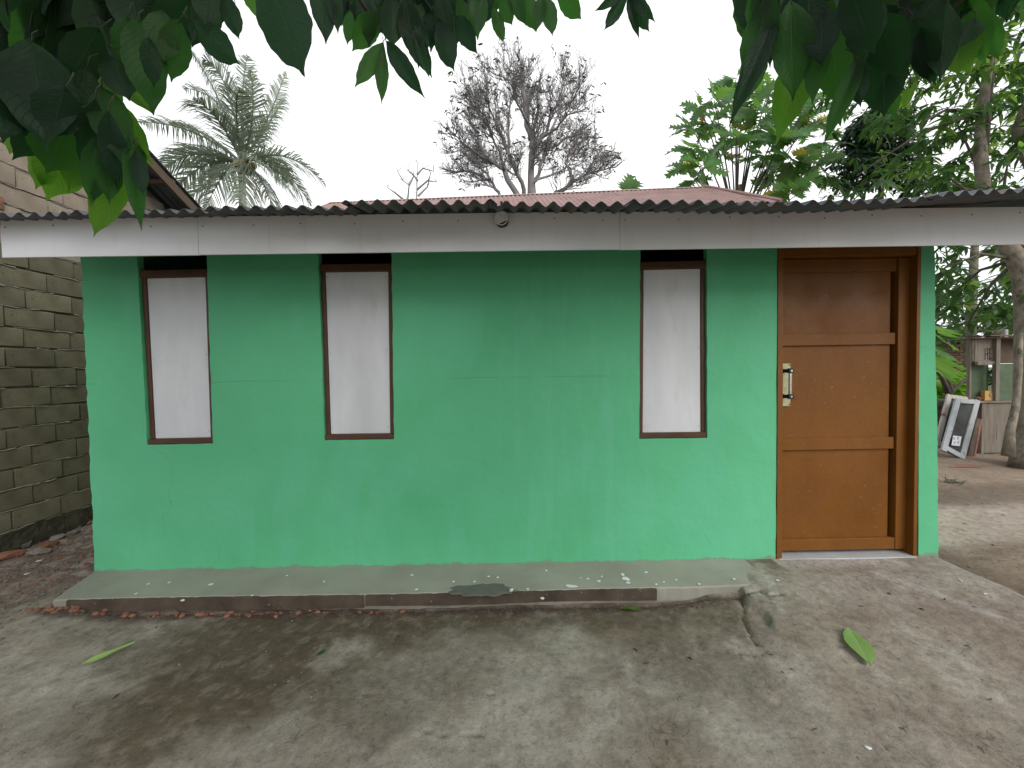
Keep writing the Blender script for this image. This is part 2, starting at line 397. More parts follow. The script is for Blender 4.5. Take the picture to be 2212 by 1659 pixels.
M_BREADY = leafmat('yellowing_breadfruit_leaf', (.40, .36, .05), (.35, .26, .06), (.6, .5, .06), .35, .5)
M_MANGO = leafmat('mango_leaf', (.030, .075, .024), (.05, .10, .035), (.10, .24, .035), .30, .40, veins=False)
M_MANGOY = leafmat('sunlit_mango_leaf', (.075, .16, .035), (.09, .18, .05), (.30, .52, .07), .40, .40, veins=False)  # brighter copy of the mango leaf, sunlight put into its colour
M_DARKLF = leafmat('dark_tree_leaf', (.014, .034, .018), (.02, .045, .024), (.02, .06, .02), .2, .45, veins=False)
M_SHRUB = leafmat('lime_shrub_leaf', (.14, .28, .03), (.16, .30, .05), (.4, .7, .06), .4, .45, veins=False)
M_PALM = leafmat('coconut_frond', (.19, .23, .175), (.24, .275, .22), (.26, .33, .22), .32, .45, veins=False, vary=.6)  # pale grey green, haze put into the frond colour
M_COCO = mat_trans_free('green_brown_coconut', (.20, .16, .06), .5)
M_FARLF = leafmat('far_leaf', (.05, .075, .045), (.06, .085, .055), (.08, .12, .05), .2, .6, veins=False)
M_HAYW = rough_mat('weathered_plywood', (.15, .125, .10), (.24, .21, .175), 4, 6, .85, .0015, 40, scale=(6, 6, .6), spots=[((.06, .045, .035), 3, .62)])
M_CABGREEN = rough_mat('faded_green_board', (.075, .115, .065), (.12, .165, .10), 4, 6, .8, .001, 40, spots=[((.05, .06, .04), 5, .63)])
M_FRAMEW = rough_mat('pale_blue_grey_paint', (.36, .38, .40), (.47, .49, .50), 8, 5, .7, .001, 40, spots=[((.22, .19, .16), 9, .64)])
M_FRAMER = rough_mat('worn_red_white_frame', (.42, .38, .34), (.55, .51, .47), 7, 6, .8, .001, 40, spots=[((.34, .08, .05), 6, .56)])
M_MESH = rough_mat('dusty_dark_screen', (.045, .047, .048), (.085, .085, .082), 6, 6, .8, .001, 60)
M_PAPER = mat_trans_free('white_paper', (.70, .72, .75), .7)
M_BLUE = mat_trans_free('dull_blue_print', (.30, .34, .42), .7)
M_ORANGE = mat_trans_free('yellow_orange_card', (.55, .31, .09), .6)
M_REDW = rough_mat('reddish_brown_board', (.17, .075, .05), (.30, .13, .09), 8, 6, .8, .001, 50)
M_CLOTH = mat_trans_free('faded_cloth', (.28, .26, .20), .9)

# ---------------------------------------------------------------- heights of the ground
D = 2.83                                  # depth of the green wall
XE = 3.12                                 # edge of the door apron
LEDGE_Y = 2.475
def gz(x, y):
    x = np.asarray(x, float); y = np.asarray(y, float)
    A = sstep(.95, 1.75, x + .10*(fbm(x, y, 2.0, 3, 5)-.5)); B = sstep(1.35, 2.62, y)
    z = -.10 + .10*A*B
    z = z + .022*(fbm(x, y, .9, 3, 21)-.5) + .012*(fbm(x, y, 5.0, 4, 33)-.5)*(1-.6*A)
    # rubble side: rises towards the gap between the houses
    L = sstep(-2.75, -3.6, x)*sstep(2.1, 3.0, y)
    z = z + .05*L + .05*L*(fbm(x, y, 7, 4, 41)-.5)
    z = z + .055*sstep(-2.35, -2.85, x)*sstep(1.9, 2.4, y)*(1-L*.5)
    # dirt yard beyond the apron
    edge = XE + .035*(fbm(x*0, y, 3.0, 3, 61)-.5)*2 + .05*sstep(2.4, 1.5, y)
    R = sstep(0, .03, x-edge)
    dz = -.075 - .03*sstep(edge, edge+.25, x) + .05*sstep(3.3, 4.1, x)*sstep(7.5, 3.2, y) + .05*(fbm(x, y, 1.1, 4, 71)-.5)*sstep(3.2, 4.5, x)
    z = z*(1-R) + dz*R
    far = sstep(3.0, 3.6, y)*(x > -3)*(1-R)
    z = z - .05*far
    # broken hollow by the ledge's right end
    hx0, hx1 = 1.26, 1.47 + .02*np.sin(y*23)
    Hh = sstep(hx0, hx0+.25, x)*sstep(hx1+.006, hx1-.006, x)*sstep(2.05, 2.25, y)
    z = z - .035*Hh
    # undercut, crumbled line at the foot of the ledge
    Cc = np.exp(-((y-LEDGE_Y+.012)/.018)**2)*sstep(1.75, 1.4, x)*sstep(-3.1, -2.9, x)
    z = z - .03*Cc*(fbm(x, y, 9, 3, 91))
    return z
# cracks in the cement: polylines in photo pixels
CRACKS = [[(1560,1292),(1580,1288),(1603,1300),(1608,1318),(1604,1336),(1613,1352),(1622,1370),(1636,1388)],
          [(1690,1300),(1660,1302),(1640,1290),(1600,1294)],
          [(1862,1510),(1890,1560),(1926,1610),(1960,1659)],
          [(1500,1380),(1540,1400),(1590,1398),(1640,1410),(1662,1400)],
          [(640,1470),(700,1440),(760,1420)],[(900,1560),(980,1572),(1050,1565)]]
def cracks_depth(x, y):
    t = np.zeros_like(x)
    for k, cr in enumerate(CRACKS):
        pts = [PG(a, b, -.06) for a, b in cr]; wd = .007 if k < 2 else .0035
        for a, b in zip(pts[:-1], pts[1:]):
            ax, ay, bx, by = a.x, a.y, b.x, b.y; L2 = (bx-ax)**2+(by-ay)**2
            s = np.clip(((x-ax)*(bx-ax)+(y-ay)*(by-ay))/L2, 0, 1)
            jx = .012*(fbm(x, y, 14, 2, 7)-.5)
            d = np.hypot(x+jx-ax-s*(bx-ax), y+jx-ay-s*(by-ay))
            t = np.maximum(t, np.clip(1-d/(wd*1.6), 0, 1)*(1 if k < 2 else .5))
    return t

def ground_color(x, y):
    n1 = fbm(x, y, .8, 5, 101, .6); n2 = fbm(x, y, 3.2, 5, 131, .62); n3 = fbm(x+.4*n1, y*1.0, 9, 4, 151, .6)
    base = np.stack([.205+0*x, .188+0*x, .160+0*x], -1)
    pale = np.array([.29, .285, .26]); dark = np.array([.085, .070, .050]); brown = np.array([.12, .092, .066]); pink = np.array([.228, .205, .188])
    def mixk(c, k, col): return c*(1-k[..., None]) + col*k[..., None]
    c = mixk(base, .75*sstep(.50, .68, n2), pale)
    c = mixk(c, .55*sstep(.48, .30, n2), brown)
    c = mixk(c, .45*sstep(.45, .65, n1)*(x > 1.2), pink)
    def blob(px, py, rx, ry, k, soft=.55, amp=.55):
        cc = PG(px, py, -.1); ex = abs(PG(px+rx, py, -.1).x-cc.x); ey = abs(PG(px, py-ry, -.1).y-PG(px, py+ry, -.1).y)/2
        d = np.hypot((x-cc.x)/ex, (y-cc.y)/ey) + amp*(n2-.5)*2.2 + .25*(n3-.5)*2
        return k*sstep(1+soft, 1-soft, d)
    for b in [(520,1400,270,85,1.0,.3),(700,1345,420,38,.9),(1040,1342,420,24,.75),(640,1480,330,80,.75),(330,1540,240,75,.75),
              (1500,1440,170,60,.55),(1545,1335,55,40,.6),(820,1560,110,36,.45),(210,1640,130,60,.55),(980,1385,130,30,.5),(1380,1335,160,20,.5),
              (1240,1480,60,26,.35),(1700,1240,60,12,.5),(2000,1480,60,30,.15)]:
        c = mixk(c, blob(*b), dark)
    for b in [(120,1400,240,90,.55),(40,1560,120,90,.45),(900,1470,150,60,.45),(1120,1400,140,40,.5),(760,1600,300,60,.3),(1750,1500,420,120,.35),
              (1150,1600,200,50,.3),(1930,1230,200,12,.5),(60,1660,80,50,.5)]:
        c = mixk(c, blob(*b)*(.4+.6*n2), pale)
    # pale cement smears running out of the door
    s = PG(1890,1235,0); e = PG(2150,1330,-.03); t = np.clip(((x-s.x)*(e.x-s.x)+(y-s.y)*(e.y-s.y))/((e.x-s.x)**2+(e.y-s.y)**2), 0, 1)
    d = np.hypot(x-s.x-t*(e.x-s.x), y-s.y-t*(e.y-s.y))
    c = mixk(c, .6*sstep(.05, .01, d+.04*(n3-.5)), np.array([.34, .345, .34]))
    c = mixk(c, .65*sstep(.16, .03, np.abs(y-2.80)+.10*(n3-.5))*(x > 1.9)*(x < 2.8), np.array([.38, .39, .385]))
    s = PG(1640,1220,0); e = PG(1690,1310,-.0); t = np.clip(((x-s.x)*(e.x-s.x)+(y-s.y)*(e.y-s.y))/((e.x-s.x)**2+(e.y-s.y)**2), 0, 1)
    d = np.hypot(x-s.x-t*(e.x-s.x), y-s.y-t*(e.y-s.y))
    c = mixk(c, .5*sstep(.04, .01, d+.03*(n3-.5)), np.array([.33, .335, .32]))
    c = mixk(c, .8*cracks_depth(x, y), np.array([.03, .025, .02]))
    # crumbled dark soil at the ledge foot
    c = mixk(c, .8*sstep(.09, .02, np.abs(y-LEDGE_Y+.03)+.06*(n3-.5))*(x < 1.5)*(x > -3.0), np.array([.06, .045, .034]))
    # beyond the apron: dirt with a pale cement strip
    R = sstep(0, .03, x-XE)
    dirt = np.stack([.215+0*x, .175+0*x, .140+0*x], -1)
    dirt = mixk(dirt, .6*sstep(.5, .68, n2), np.array([.16, .125, .098])); dirt = mixk(dirt, .5*sstep(.45, .3, n1), np.array([.26, .215, .175]))
    strip = sstep(.55, .25, np.abs(y-3.55-.10*(x-3.5)+.3*(n1-.5)))
    dirt = mixk(dirt, .8*strip*(.5+n2), np.array([.36, .33, .295]))
    dirt = mixk(dirt, .85*sstep(.42, .10, np.abs(x-XE-.12)), np.array([.12, .095, .075]))  # darker dirt beside the apron, with the shadow of its edge painted in
    dirt = mixk(dirt, .75*sstep(.5, .15, np.abs(y-4.35+.4*(n1-.5))), np.array([.13, .105, .085]))
    c = mixk(c, R, np.array([1., 1, 1])) * 1.0 if False else c*(1-R[..., None]) + dirt*R[..., None]
    # gravelly left
    L = sstep(-2.8, -3.2, x)*sstep(1.9, 2.6, y)
    g = mixk(np.stack([.15+0*x, .125+0*x, .105+0*x], -1), .7*sstep(.5, .6, n3), np.array([.27, .245, .225]))
    c = c*(1-L[..., None]) + g*L[..., None]
    far = sstep(12, 22, np.hypot(x, y))
    c = mixk(c, far, np.array([.06, .08, .035]))
    # flaking patches and mottling at hand size
    n4 = fbm(x+.05*n1, y, 16, 4, 171, .62); n5 = fbm(x, y, 38, 3, 191, .6)
    c = c*(1+.28*(n4-.5)+.34*(n5-.5)+.20*(n3-.5))[..., None]
    fl = sstep(.60, .64, n4)*(R < .5); c = mixk(c, .20*fl, np.array([.28, .26, .235]))
    fl = sstep(.36, .32, fbm(x, y, 13, 4, 211, .6)); c = mixk(c, .22*fl, np.array([.11, .088, .068]))
    c = c*np.array([1.20, 1.12, 1.06])
    return np.clip(c, .01, .9)

def axis(segs):
    out = []
    for a, b, st in segs: out += list(np.arange(a, b-1e-6, st))
    return np.array(out+[segs[-1][1]])
gx = axis([(-300,-40,65),(-40,-10,6),(-10,-4.6,.30),(-4.6,4.0,.0145),(4.0,9.5,.06),(9.5,20,1.5),(20,300,70)])
gy = axis([(-60,-6,9),(-6,.6,.4),(.6,3.4,.0135),(3.4,9,.05),(9,30,1.5),(30,400,74)])
GX, GY = np.meshgrid(gx, gy); X = GX.ravel(); Y = GY.ravel()
Z = gz(X, Y); Z -= .028*cracks_depth(X, Y)*(X < XE)
C = ground_color(X, Y)
nxg, nyg = len(gx), len(gy)
ii, jj = np.meshgrid(np.arange(nxg-1), np.arange(nyg-1)); a0 = (jj*nxg+ii).ravel()
quads = np.stack([a0, a0+1, a0+1+nxg, a0+nxg], -1)
cx = (X[quads[:, 0]]+X[quads[:, 2]])/2; cy = (Y[quads[:, 0]]+Y[quads[:, 2]])/2
def mesh_np(name, V, F, mat, colr=None, parent=None, smooth=True):
    me = bpy.data.meshes.new(name); me.vertices.add(len(V)); me.vertices.foreach_set('co', V.astype(np.float32).ravel())
    k = F.shape[1]; me.loops.add(F.size); me.loops.foreach_set('vertex_index', F.astype(np.int32).ravel())
    me.polygons.add(len(F)); me.polygons.foreach_set('loop_start', np.arange(0, F.size, k, dtype=np.int32))
    me.polygons.foreach_set('loop_total', np.full(len(F), k, dtype=np.int32))
    me.polygons.foreach_set('use_smooth', np.full(len(F), smooth))
    me.materials.append(mat); me.update(calc_edges=True)
    if colr is not None:
        ca = me.color_attributes.new('Col', 'FLOAT_COLOR', 'POINT')
        ca.data.foreach_set('color', np.concatenate([colr, np.ones((len(colr), 1))], 1).astype(np.float32).ravel())
    me.validate(); o = bpy.data.objects.new(name, me); COL.objects.link(o)
    if parent: o.parent = parent
    return o
def sub(mask, name, mat):
    F = quads[mask]; used, inv = np.unique(F, return_inverse=True)
    return mesh_np(name, np.stack([X[used], Y[used], Z[used]], -1), inv.reshape(F.shape), mat, C[used])
pav = (cx < XE+.03) & (cx > -4.6) & (cy < 2.9) & (cy > -6)
pavement = sub(pav, 'pavement', mat_ground('patched_old_cement')); tag(pavement, kind='structure')
ground = sub(~pav, 'ground', mat_ground('packed_dirt', .95, .015, .004)); tag(ground, kind='structure')

# ---------------------------------------------------------------- the green house
def wob(a, b, n, amp, seed=0):
    """points from a to b (b excluded) with small irregularities across the line"""
    r = random.Random(seed); a = Vector(a); b = Vector(b); d = (b-a).normalized(); nrm = Vector((-d.y, d.x)); out = []
    for i in range(n):
        t = i/n; k = 0 if i == 0 else r.uniform(-amp, amp)
        out.append(tuple(a.lerp(b, t)+nrm*k))
    return out
WX = lambda x, y: (P(x, y, D).x, P(x, y, D).z)
ZT = 2.42                                   # top of the wall
house = empty('house', 'small single storey green house with white window boards and brown door', 'house', (0, D, 0))
def at_top(xt, yt, xb, yb):                 # extend an opening edge up to the wall top
    a = Vector(WX(xt, yt)); b = Vector(WX(xb, yb)); k = (ZT-b.y)/(a.y-b.y); return (b.x+(a.x-b.x)*k, ZT)
wins = [((298,583),(447,580),(460,958),(318,961)), ((688,570),(846,568),(851,949),(701,951)), ((1383,565),(1527,562),(1528,946),(1381,948))]
door_q = ((1679,536),(1986,530),(1984,1209),(1676,1211))
pts = []
bl = WX(205,1240); br = WX(2028,1205)
bl = (bl[0], -.03); br = (br[0], -.03)
# counter-clockwise from bottom left, comb shaped
dl = (WX(1676,1211)[0], -.03); dr = (WX(1984,1209)[0], -.03)
pts += wob(bl, dl, 60, .0025, 1)
pts += wob(dl, at_top(*door_q[0], *door_q[3]), 30, .003, 2)
pts += [at_top(*door_q[0], *door_q[3])]
def notch(w, seed):
    tl, tr, brr, bll = w; A = at_top(*tr, *brr); B = WX(*brr); Cc = WX(*bll); Dd = at_top(*tl, *bll)
    return wob(A, B, 22, .0025, seed) + wob(B, Cc, 10, .002, seed+1) + wob(Cc, Dd, 22, .0025, seed+2) + [Dd]
for k, w in enumerate(wins[::-1]): pts += notch(w, 10+k*5)
tl_ = (P(175,555,D).x, ZT)
pts += wob(tl_, bl, 46, .006, 40)
wl = MB(); wl.prism(pts, D, D+.05)
wl.build('wall', M_GREEN, house, smooth=False)
wr = MB(); tr_ = (P(2017,533,D).x, ZT)
wr.prism(wob(dr, br, 6, .003, 51) + wob(br, tr_, 40, .004, 52) + [tr_] + wob(at_top(*door_q[1], *door_q[2]), dr, 24, .002, 53), D, D+.05)
wr.build('wall', M_GREEN, house)
xL, xR = tl_[0]+.02, tr_[0]-.02; YB = 5.6
sd_ = MB(); zq = ZT+.02+.21*(YB-D)
for xa, xb in ((xL, xL+.10), (xR-.10, xR)):
    sd_.hexa([(xa, D+.05, -.12), (xb, D+.05, -.12), (xb, YB, -.12), (xa, YB, -.12), (xa, D+.05, ZT+.02), (xb, D+.05, ZT+.02), (xb, YB, zq), (xa, YB, zq)])
sd_.box(xL+.10, xR-.10, YB-.1, YB, -.12, zq)
sd_.build('side_wall', M_GREEN, house)
inn = MB(); inn.box(xL+.102, xR-.102, D+.103, YB-.102, -.06, -.02); inn.box(xL+.102, xR-.102, D+1.4, D+1.43, -.02, ZT+.28)
inn.build('room_partition', M_DARK, house)  # partition raised past the wall top so no light shows in the openings
# base filler under the wall front
bf = MB(); bf.box(bl[0]+.01, dl[0], D+.012, D+.049, -.16, -.031); bf.box(dr[0], br[0]-.01, D+.012, D+.049, -.16, -.031)
bf.build('footing', M_FOUND, house)

# windows
for k, w in enumerate(wins):
    tl, tr, brr, bll = w
    TL, TR, BR, BL = [Vector(WX(*q)) for q in (tl, tr, brr, bll)]
    TL.x += .003; BL.x += .003; TR.x -= .003; BR.x -= .003; BL.y += .003; BR.y += .003
    win = empty('window', ['leftmost tall window boarded white in brown frame', 'middle tall window boarded white in brown frame', 'right tall window boarded white in brown frame'][k], None, (0, 0, 0))
    win.parent = house; win.location = (-0, -D, 0)
    fy0, fy1 = D+.022, D+.085; fwd = .030; tops = .052; bots = .036
    def bar4(a, b, c, d, y0=fy0, y1=fy1):
        mb = MB(); q = [a, b, c, d]
        mb.hexa([(q[0].x, y0, q[0].y), (q[1].x, y0, q[1].y), (q[1].x, y1, q[1].y), (q[0].x, y1, q[0].y), (q[3].x, y0, q[3].y), (q[2].x, y0, q[2].y), (q[2].x, y1, q[2].y), (q[3].x, y1, q[3].y)])
        return mb
    V2 = Vector
    bar4(V2((TL.x, TL.y-tops)), V2((TR.x, TR.y-tops)), TR, TL, D+.008, fy1).build('head_rail', M_BROWNW, win, bevel=.003)
    bar4(BL, BR, V2((BR.x, BR.y+bots)), V2((BL.x, BL.y+bots)), D+.004, fy1).build('sill', M_BROWNW, win, bevel=.003)
    bar4(V2((BL.x, BL.y+bots)), V2((BL.x+fwd, BL.y+bots)), V2((TL.x+fwd, TL.y-tops)), V2((TL.x, TL.y-tops))).build('jamb', M_BROWNW, win, bevel=.003)
    bar4(V2((BR.x-fwd, BR.y+bots)), V2((BR.x, BR.y+bots)), V2((TR.x, TR.y-tops)), V2((TR.x-fwd, TR.y-tops))).build('jamb', M_BROWNW, win, bevel=.003)
    g = .0015
    bar4(V2((BL.x+fwd+g, BL.y+bots+g)), V2((BR.x-fwd-g, BR.y+bots+g)), V2((TR.x-fwd-g, TR.y-tops-g)), V2((TL.x+fwd+g, TL.y-tops-g)), D+.031, D+.037).build('board', M_WHITE, win, bevel=.001)
    nb = MB()
    for (a, b) in ((.04, .04), (.96, .04), (.04, .97), (.96, .97), (.04, .5), (.96, .52)):
        lo = V2((BL.x+fwd, BL.y+bots)).lerp(V2((BR.x-fwd, BR.y+bots)), a); hi = V2((TL.x+fwd, TL.y-tops)).lerp(V2((TR.x-fwd, TR.y-tops)), a); q = lo.lerp(hi, b)
        nb.tube([(q.x, D+.0305, q.y), (q.x, D+.029, q.y)], .0028, 6)
    tag(nb.build('nails', M_SCREW, win), kind='stuff')

# door
door = empty('door', 'closed brown panelled wooden door', None, (0, -D, 0)); door.parent = house
xl = Vector(WX(1677,870)).x+.004; xr = Vector(WX(1985,870)).x-.004
X_ = lambda px, py=870, dy=0: P(px, py, D+dy).x
Z_ = lambda py, px=1830, dy=0: P(px, py, D+dy).z
jl, jr = X_(1690), X_(1976)
def bx(name, mat, x0, x1, y0, y1, z0, z1, par=door, bev=.002):
    mb = MB(); mb.box(x0, x1, y0, y1, z0, z1); return mb.build(name, mat, par, bevel=bev)
bx('jamb', M_BROWN, xl, jl, D-.006, D+.10, -.008, 2.385)
bx('jamb', M_BROWN, jr, xr, D-.006, D+.10, -.008, 2.385)
LY = D+.050                                       # face of stiles
zt = 2.20
bx('head_rail', M_BROWN, jl+.001, jr-.001, D+.0, D+.10, zt, zt+.06)
leafb = Z_(1188, 1830, .05)
px0 = jl+.004; st0 = X_(1938, 870, .05); st1 = X_(1961, 870, .05)
bx('door_stop', M_BROWN, st1+.006, jr-.001, LY+.055, LY+.065, .02, zt-.002)
bx('panel', M_BROWN, px0, st0-.026, LY+.034, LY+.044, leafb+.02, zt-.004)
bx('backing_board', M_BROWN, px0-.002, st0+.03, LY+.080, LY+.088, leafb+.01, zt-.004)
bx('stile', M_BROWN, st0, st1, LY, LY+.078, leafb, zt-.004)
zr = [(Z_(745, 1830, .06), Z_(720, 1830, .06)), (Z_(971, 1830, .06), Z_(946, 1830, .06))]
for z0, z1 in zr: bx('rail', M_BROWN, px0, st0-.006, LY+.014, LY+.033, z0, z1)
bx('rail', M_BROWN, px0+.01, st0-.0015, LY+.003, LY+.033, leafb, Z_(1164, 1830, .05))
bx('rail', M_BROWN, px0, st0-.0015, LY+.014, LY+.033, zt-.10, zt-.005)
th = MB(); th.box(xl+.01, xr-.01, D-.02, D+.30, -.13, .006)
th.build('threshold', M_CEMW, door, bevel=.004)
# handle
hy = LY+.020
hx = X_(1700, 830, .05); z1 = Z_(785, 1702, .05); z0 = Z_(878, 1702, .05)
plate = bx('handle_plate', M_BRASS, X_(1692.5, 830, .05), X_(1713, 830, .05), hy+.006, hy+.0138, z0, z1, bev=.001)
hd = empty('handle', None, None, (0, 0, 0)); hd.parent = door
za, zb = Z_(801, 1708, .0), Z_(857, 1708, .0); xh = X_(1709, 830, .0)
for zz in (za, zb):
    mb = MB(); mb.tube([(xh-.012, hy+.008, zz), (xh-.010, hy-.02, zz), (xh+.008, hy-.045, zz)], [.019, .014, .013], 14)
    mb.tube([(xh+.008, hy-.038, zz-.0), (xh+.008, hy-.064, zz)], [.020, .019], 16)
    mb.build('bracket', M_BLACKP, hd, smooth=False)
    mb = MB(); mb.tube([(xh+.008, hy-.0645, zz), (xh+.008, hy-.066, zz)], .0075, 14); mb.build('cap', M_CHROME, hd)
mb = MB(); mb.tube([(xh+.008, hy-.05, za), (xh+.008, hy-.05, zb)], .0115, 16, cap=False); mb.build('grip', M_CHROME, hd, smooth=True)
mb = MB()
for zz in (z1-.012, z0+.012): mb.tube([(X_(1711, 830, .05), hy+.006, zz), (X_(1711, 830, .05), hy+.003, zz)], .004, 8)
mb.build('screw', M_SCREW, hd)

# fascia boards
FY = 2.43
fzb = lambda px, py: P(px, py, FY).z
zb0 = (fzb(3, 556)+fzb(1106, 543)+fzb(2205, 527))/3; zt0 = (fzb(3, 475)+fzb(1106, 460)+fzb(2205, 445))/3
joints = [P(2, 515, FY).x, P(428, 510, FY).x, P(1339, 500, FY).x, 3.75]
for k in range(3):
    mb = MB(); a, b = joints[k]+(.0012 if k else 0), joints[k+1]-.0012; dz = (0, .0015, -.001)[k]
    mb.box(a, b, FY-(.0, .001, .0)[k], FY+.012, zb0+dz, zt0+dz)
    fb = mb.build('fascia_board', M_FASCIA, house, bevel=.0012)
    nl = MB(); xx = a+.03; row = 0
    while xx < b-.01:
        for zz in (zt0-.045,) if row % 3 else (zt0-.045,):
            z = zz+random.uniform(-.012, .012); nl.tube([(xx, FY-.0012, z), (xx, FY-.003, z)], .0042, 6)
        xx += random.uniform(.28, .34); row += 1
    tag(nl.build('screws', M_SCREW, fb), kind='stuff')
mb = MB(); mb.box(joints[0]+.01, 3.70, FY+.014, FY+.06, zt0-.07, zt0-.004); mb.build('eave_beam', M_WOOD, house)
for k in range(9):
    xx = -3.0+k*.8
    mb = MB(); mb.bar((xx, FY+.062, zt0-.045), (xx, YB, zt0-.045+.215*(YB-FY-.062)), .05, .08); mb.build('rafter', M_WOOD, house)
# soffit strip closing behind the fascia at the wall top
# roof sheets
SL = .22
def corr_sheet(x0, x1, yf, yb, zf, slope, pitch, amp, rows=6, lift=lambda x: 0, thick=.0015, tilt=0, edge_wob=0, n_per=12):
    V = []; F = []; n = int((x1-x0)/pitch*n_per)+1; ys = np.linspace(0, 1, rows+1); r = random.Random(int(x0*1000)+5)
    wv = [r.uniform(-1, 1) for _ in range(n+1)]
    for side in (0, 1):
        for j, t in enumerate(ys):
            for i in range(n+1):
                x = x0+(x1-x0)*i/n; e = edge_wob*math.sin(x*7.3+x0*3)*(1-t)
                y = yf+tilt*(x-x0)+(yb-yf)*t + (e if j == 0 else 0)
                z = zf + slope*(y-yf) + amp*math.cos(2*PI*x/pitch) + lift(x)*(1-t) + (thick if side == 0 else 0)
                z += .0015*wv[i]*(1-t)
                V.append((x, y, z))
    w = n+1; off = w*(rows+1)
    for j in range(rows):
        for i in range(n):
            a = j*w+i; F.append((a, a+1, a+1+w, a+w)); a += off; F.append((a, a+w, a+1+w, a+1))
    for i in range(n):
        F.append((i, off+i, off+i+1, i+1)); a = rows*w+i; F.append((a, a+1, off+a+1, off+a))
    for j in range(rows):
        a = j*w; F.append((a, a+w, off+a+w, off+a)); a = j*w+n; F.append((a, off+a, off+a+w, a+w))
    m = MB(); m.v = V; m.f = F; m.m = [0]*len(F); return m
# front edge depth and height along the eave, from the photograph
prof = [(-20,458,.13),(100,456,.13),(430,446,.17),(700,438,.22),(1106,429,.25),(1340,432,.24),(1600,438,.24),(1700,437,.25),(1850,430,.27),(2000,420,.29),(2212,402,.33),(2400,386,.35)]
nodes = []
for px, py, oh in prof:
    q = P(px, py+3, FY-oh); nodes.append((q.x, q.y, q.z))
def nodeval(x, k):
    for a, b in zip(nodes[:-1], nodes[1:]):
        if a[0] <= x <= b[0]: return a[k]+(b[k]-a[k])*(x-a[0])/(b[0]-a[0])
    return nodes[0][k] if x < nodes[0][0] else nodes[-1][k]
xs = -3.30; k = 0
while xs < 3.7:
    x1 = min(xs+.80, 3.75)
    yf = nodeval((xs+x1)/2, 1) + random.uniform(-.028, .02); zb_ = zt0+.028+SL*(yf-FY)
    sh = corr_sheet(xs, x1+.05, yf, YB+.15, zb_+.003*(k % 2), SL, .0875, .0145, 7, lift=lambda x: (nodeval(x, 2)-zb_-.010), edge_wob=.012)
    sh.build('roof_sheet', M_ROOFG, house, smooth=True, fix=False); xs = x1; k += 1
mb = MB(); mb.tube([P(1083,436,FY-.10)+Vector((0, 0, .0)), P(1086,462,FY-.012)], [.007, .010], 8); mb.build('bracket', M_SCREW, house)
# pvc pipe end
pvc = empty('pipe', 'round grey plastic pipe end sticking out of the white fascia board', 'pipe', P(1083, 471, FY))
c0 = P(1083, 471, FY-.046); mb = MB(); mb.tube([(c0.x+.006, FY-.004, c0.z-.010), (c0.x, FY-.038, c0.z-.0)], .038, 24); mb.build('pipe_end', M_BLACKP, pvc)
mb = MB(); mb.tube([(c0.x-.001, FY-.038, c0.z+.002), (c0.x-.0015, FY-.046, c0.z+.002)], [.0425, .0415], 32); mb.build('end_cap', M_PVC, pvc, bevel=0)

# ---------------------------------------------------------------- ledge in front of the wall
lx0 = PG(112, 1297, 0).x; lx1 = 1.70
ledge = MB()
n = 130; topz = .0
def lz(x): return -.004*math.sin(x*1.7)
rr = random.Random(3)
lxs = [lx0+(lx1-lx0)*i/n for i in range(n+1)]
jit = [rr.uniform(-.004, .004) for _ in lxs]
V = []; F = []
for i, x in enumerate(lxs):
    xb = bl[0]+.0+(lx1-bl[0])*i/n
    t = max(0, (x-1.15)/(lx1-1.15)); t = min(1, t)
    yf = LEDGE_Y + jit[i]*.6 + .02*math.sin(x*2.1)*.3 + .05*t
    dn = -.012*t
    V += [(xb, D+.005, .004), (x*.5+xb*.5, (yf+D)/2, .002+dn*.3), (x, yf+.010, -.001+dn), (x, yf, -.008+dn), (x+.004, yf+.006, -.085+.02*t), (x+.004, yf+.03, -.16)]
for i in range(n):
    for j in range(5):
        a = i*6+j; F.append((a, a+6, a+7, a+1))
for a in (0, n*6): F.append(tuple(a+j for j in range(6)))
ledge.v = V; ledge.f = F; ledge.m = [1 if (k % 5 == 3 and k < n*5) else 0 for k in range(n*5)]+[0, 0]
lo = ledge.build('cement_ledge', [M_LEDGE, M_LEDGE], None, fix=True); tag(lo, kind='structure')
# dark edge strips nailed on as two long lengths
for a, b, zb_ in ((lx0+.09, PG(779,1297,0).x-.004, -.088), (PG(779,1297,0).x+.008, PG(1432,1290,0).x, -.076)):
    m_ = 60; V = []; F = []
    for i in range(m_+1):
        x = a+(b-a)*i/m_; y = LEDGE_Y+.02*math.sin(x*2.1)*.3-.008; zw = zb_+.004*math.sin(x*5)+rr.uniform(-.002, .002)
        V += [(x, y+.014, -.004+rr.uniform(-.001, .001)), (x, y, -.007), (x, y+.001, zw), (x, y+.016, zw)]
    for i in range(m_):
        for j in range(4):
            q = i*4+j; q2 = i*4+(j+1) % 4; F.append((q, q+4, q2+4, q2))
    F += [(0, 1, 2, 3), (m_*4+3, m_*4+2, m_*4+1, m_*4)]
    mb = MB(); mb.v = V; mb.f = F; mb.m = [0]*len(F); mb.build('edge_strip', M_LEDGEF, lo)
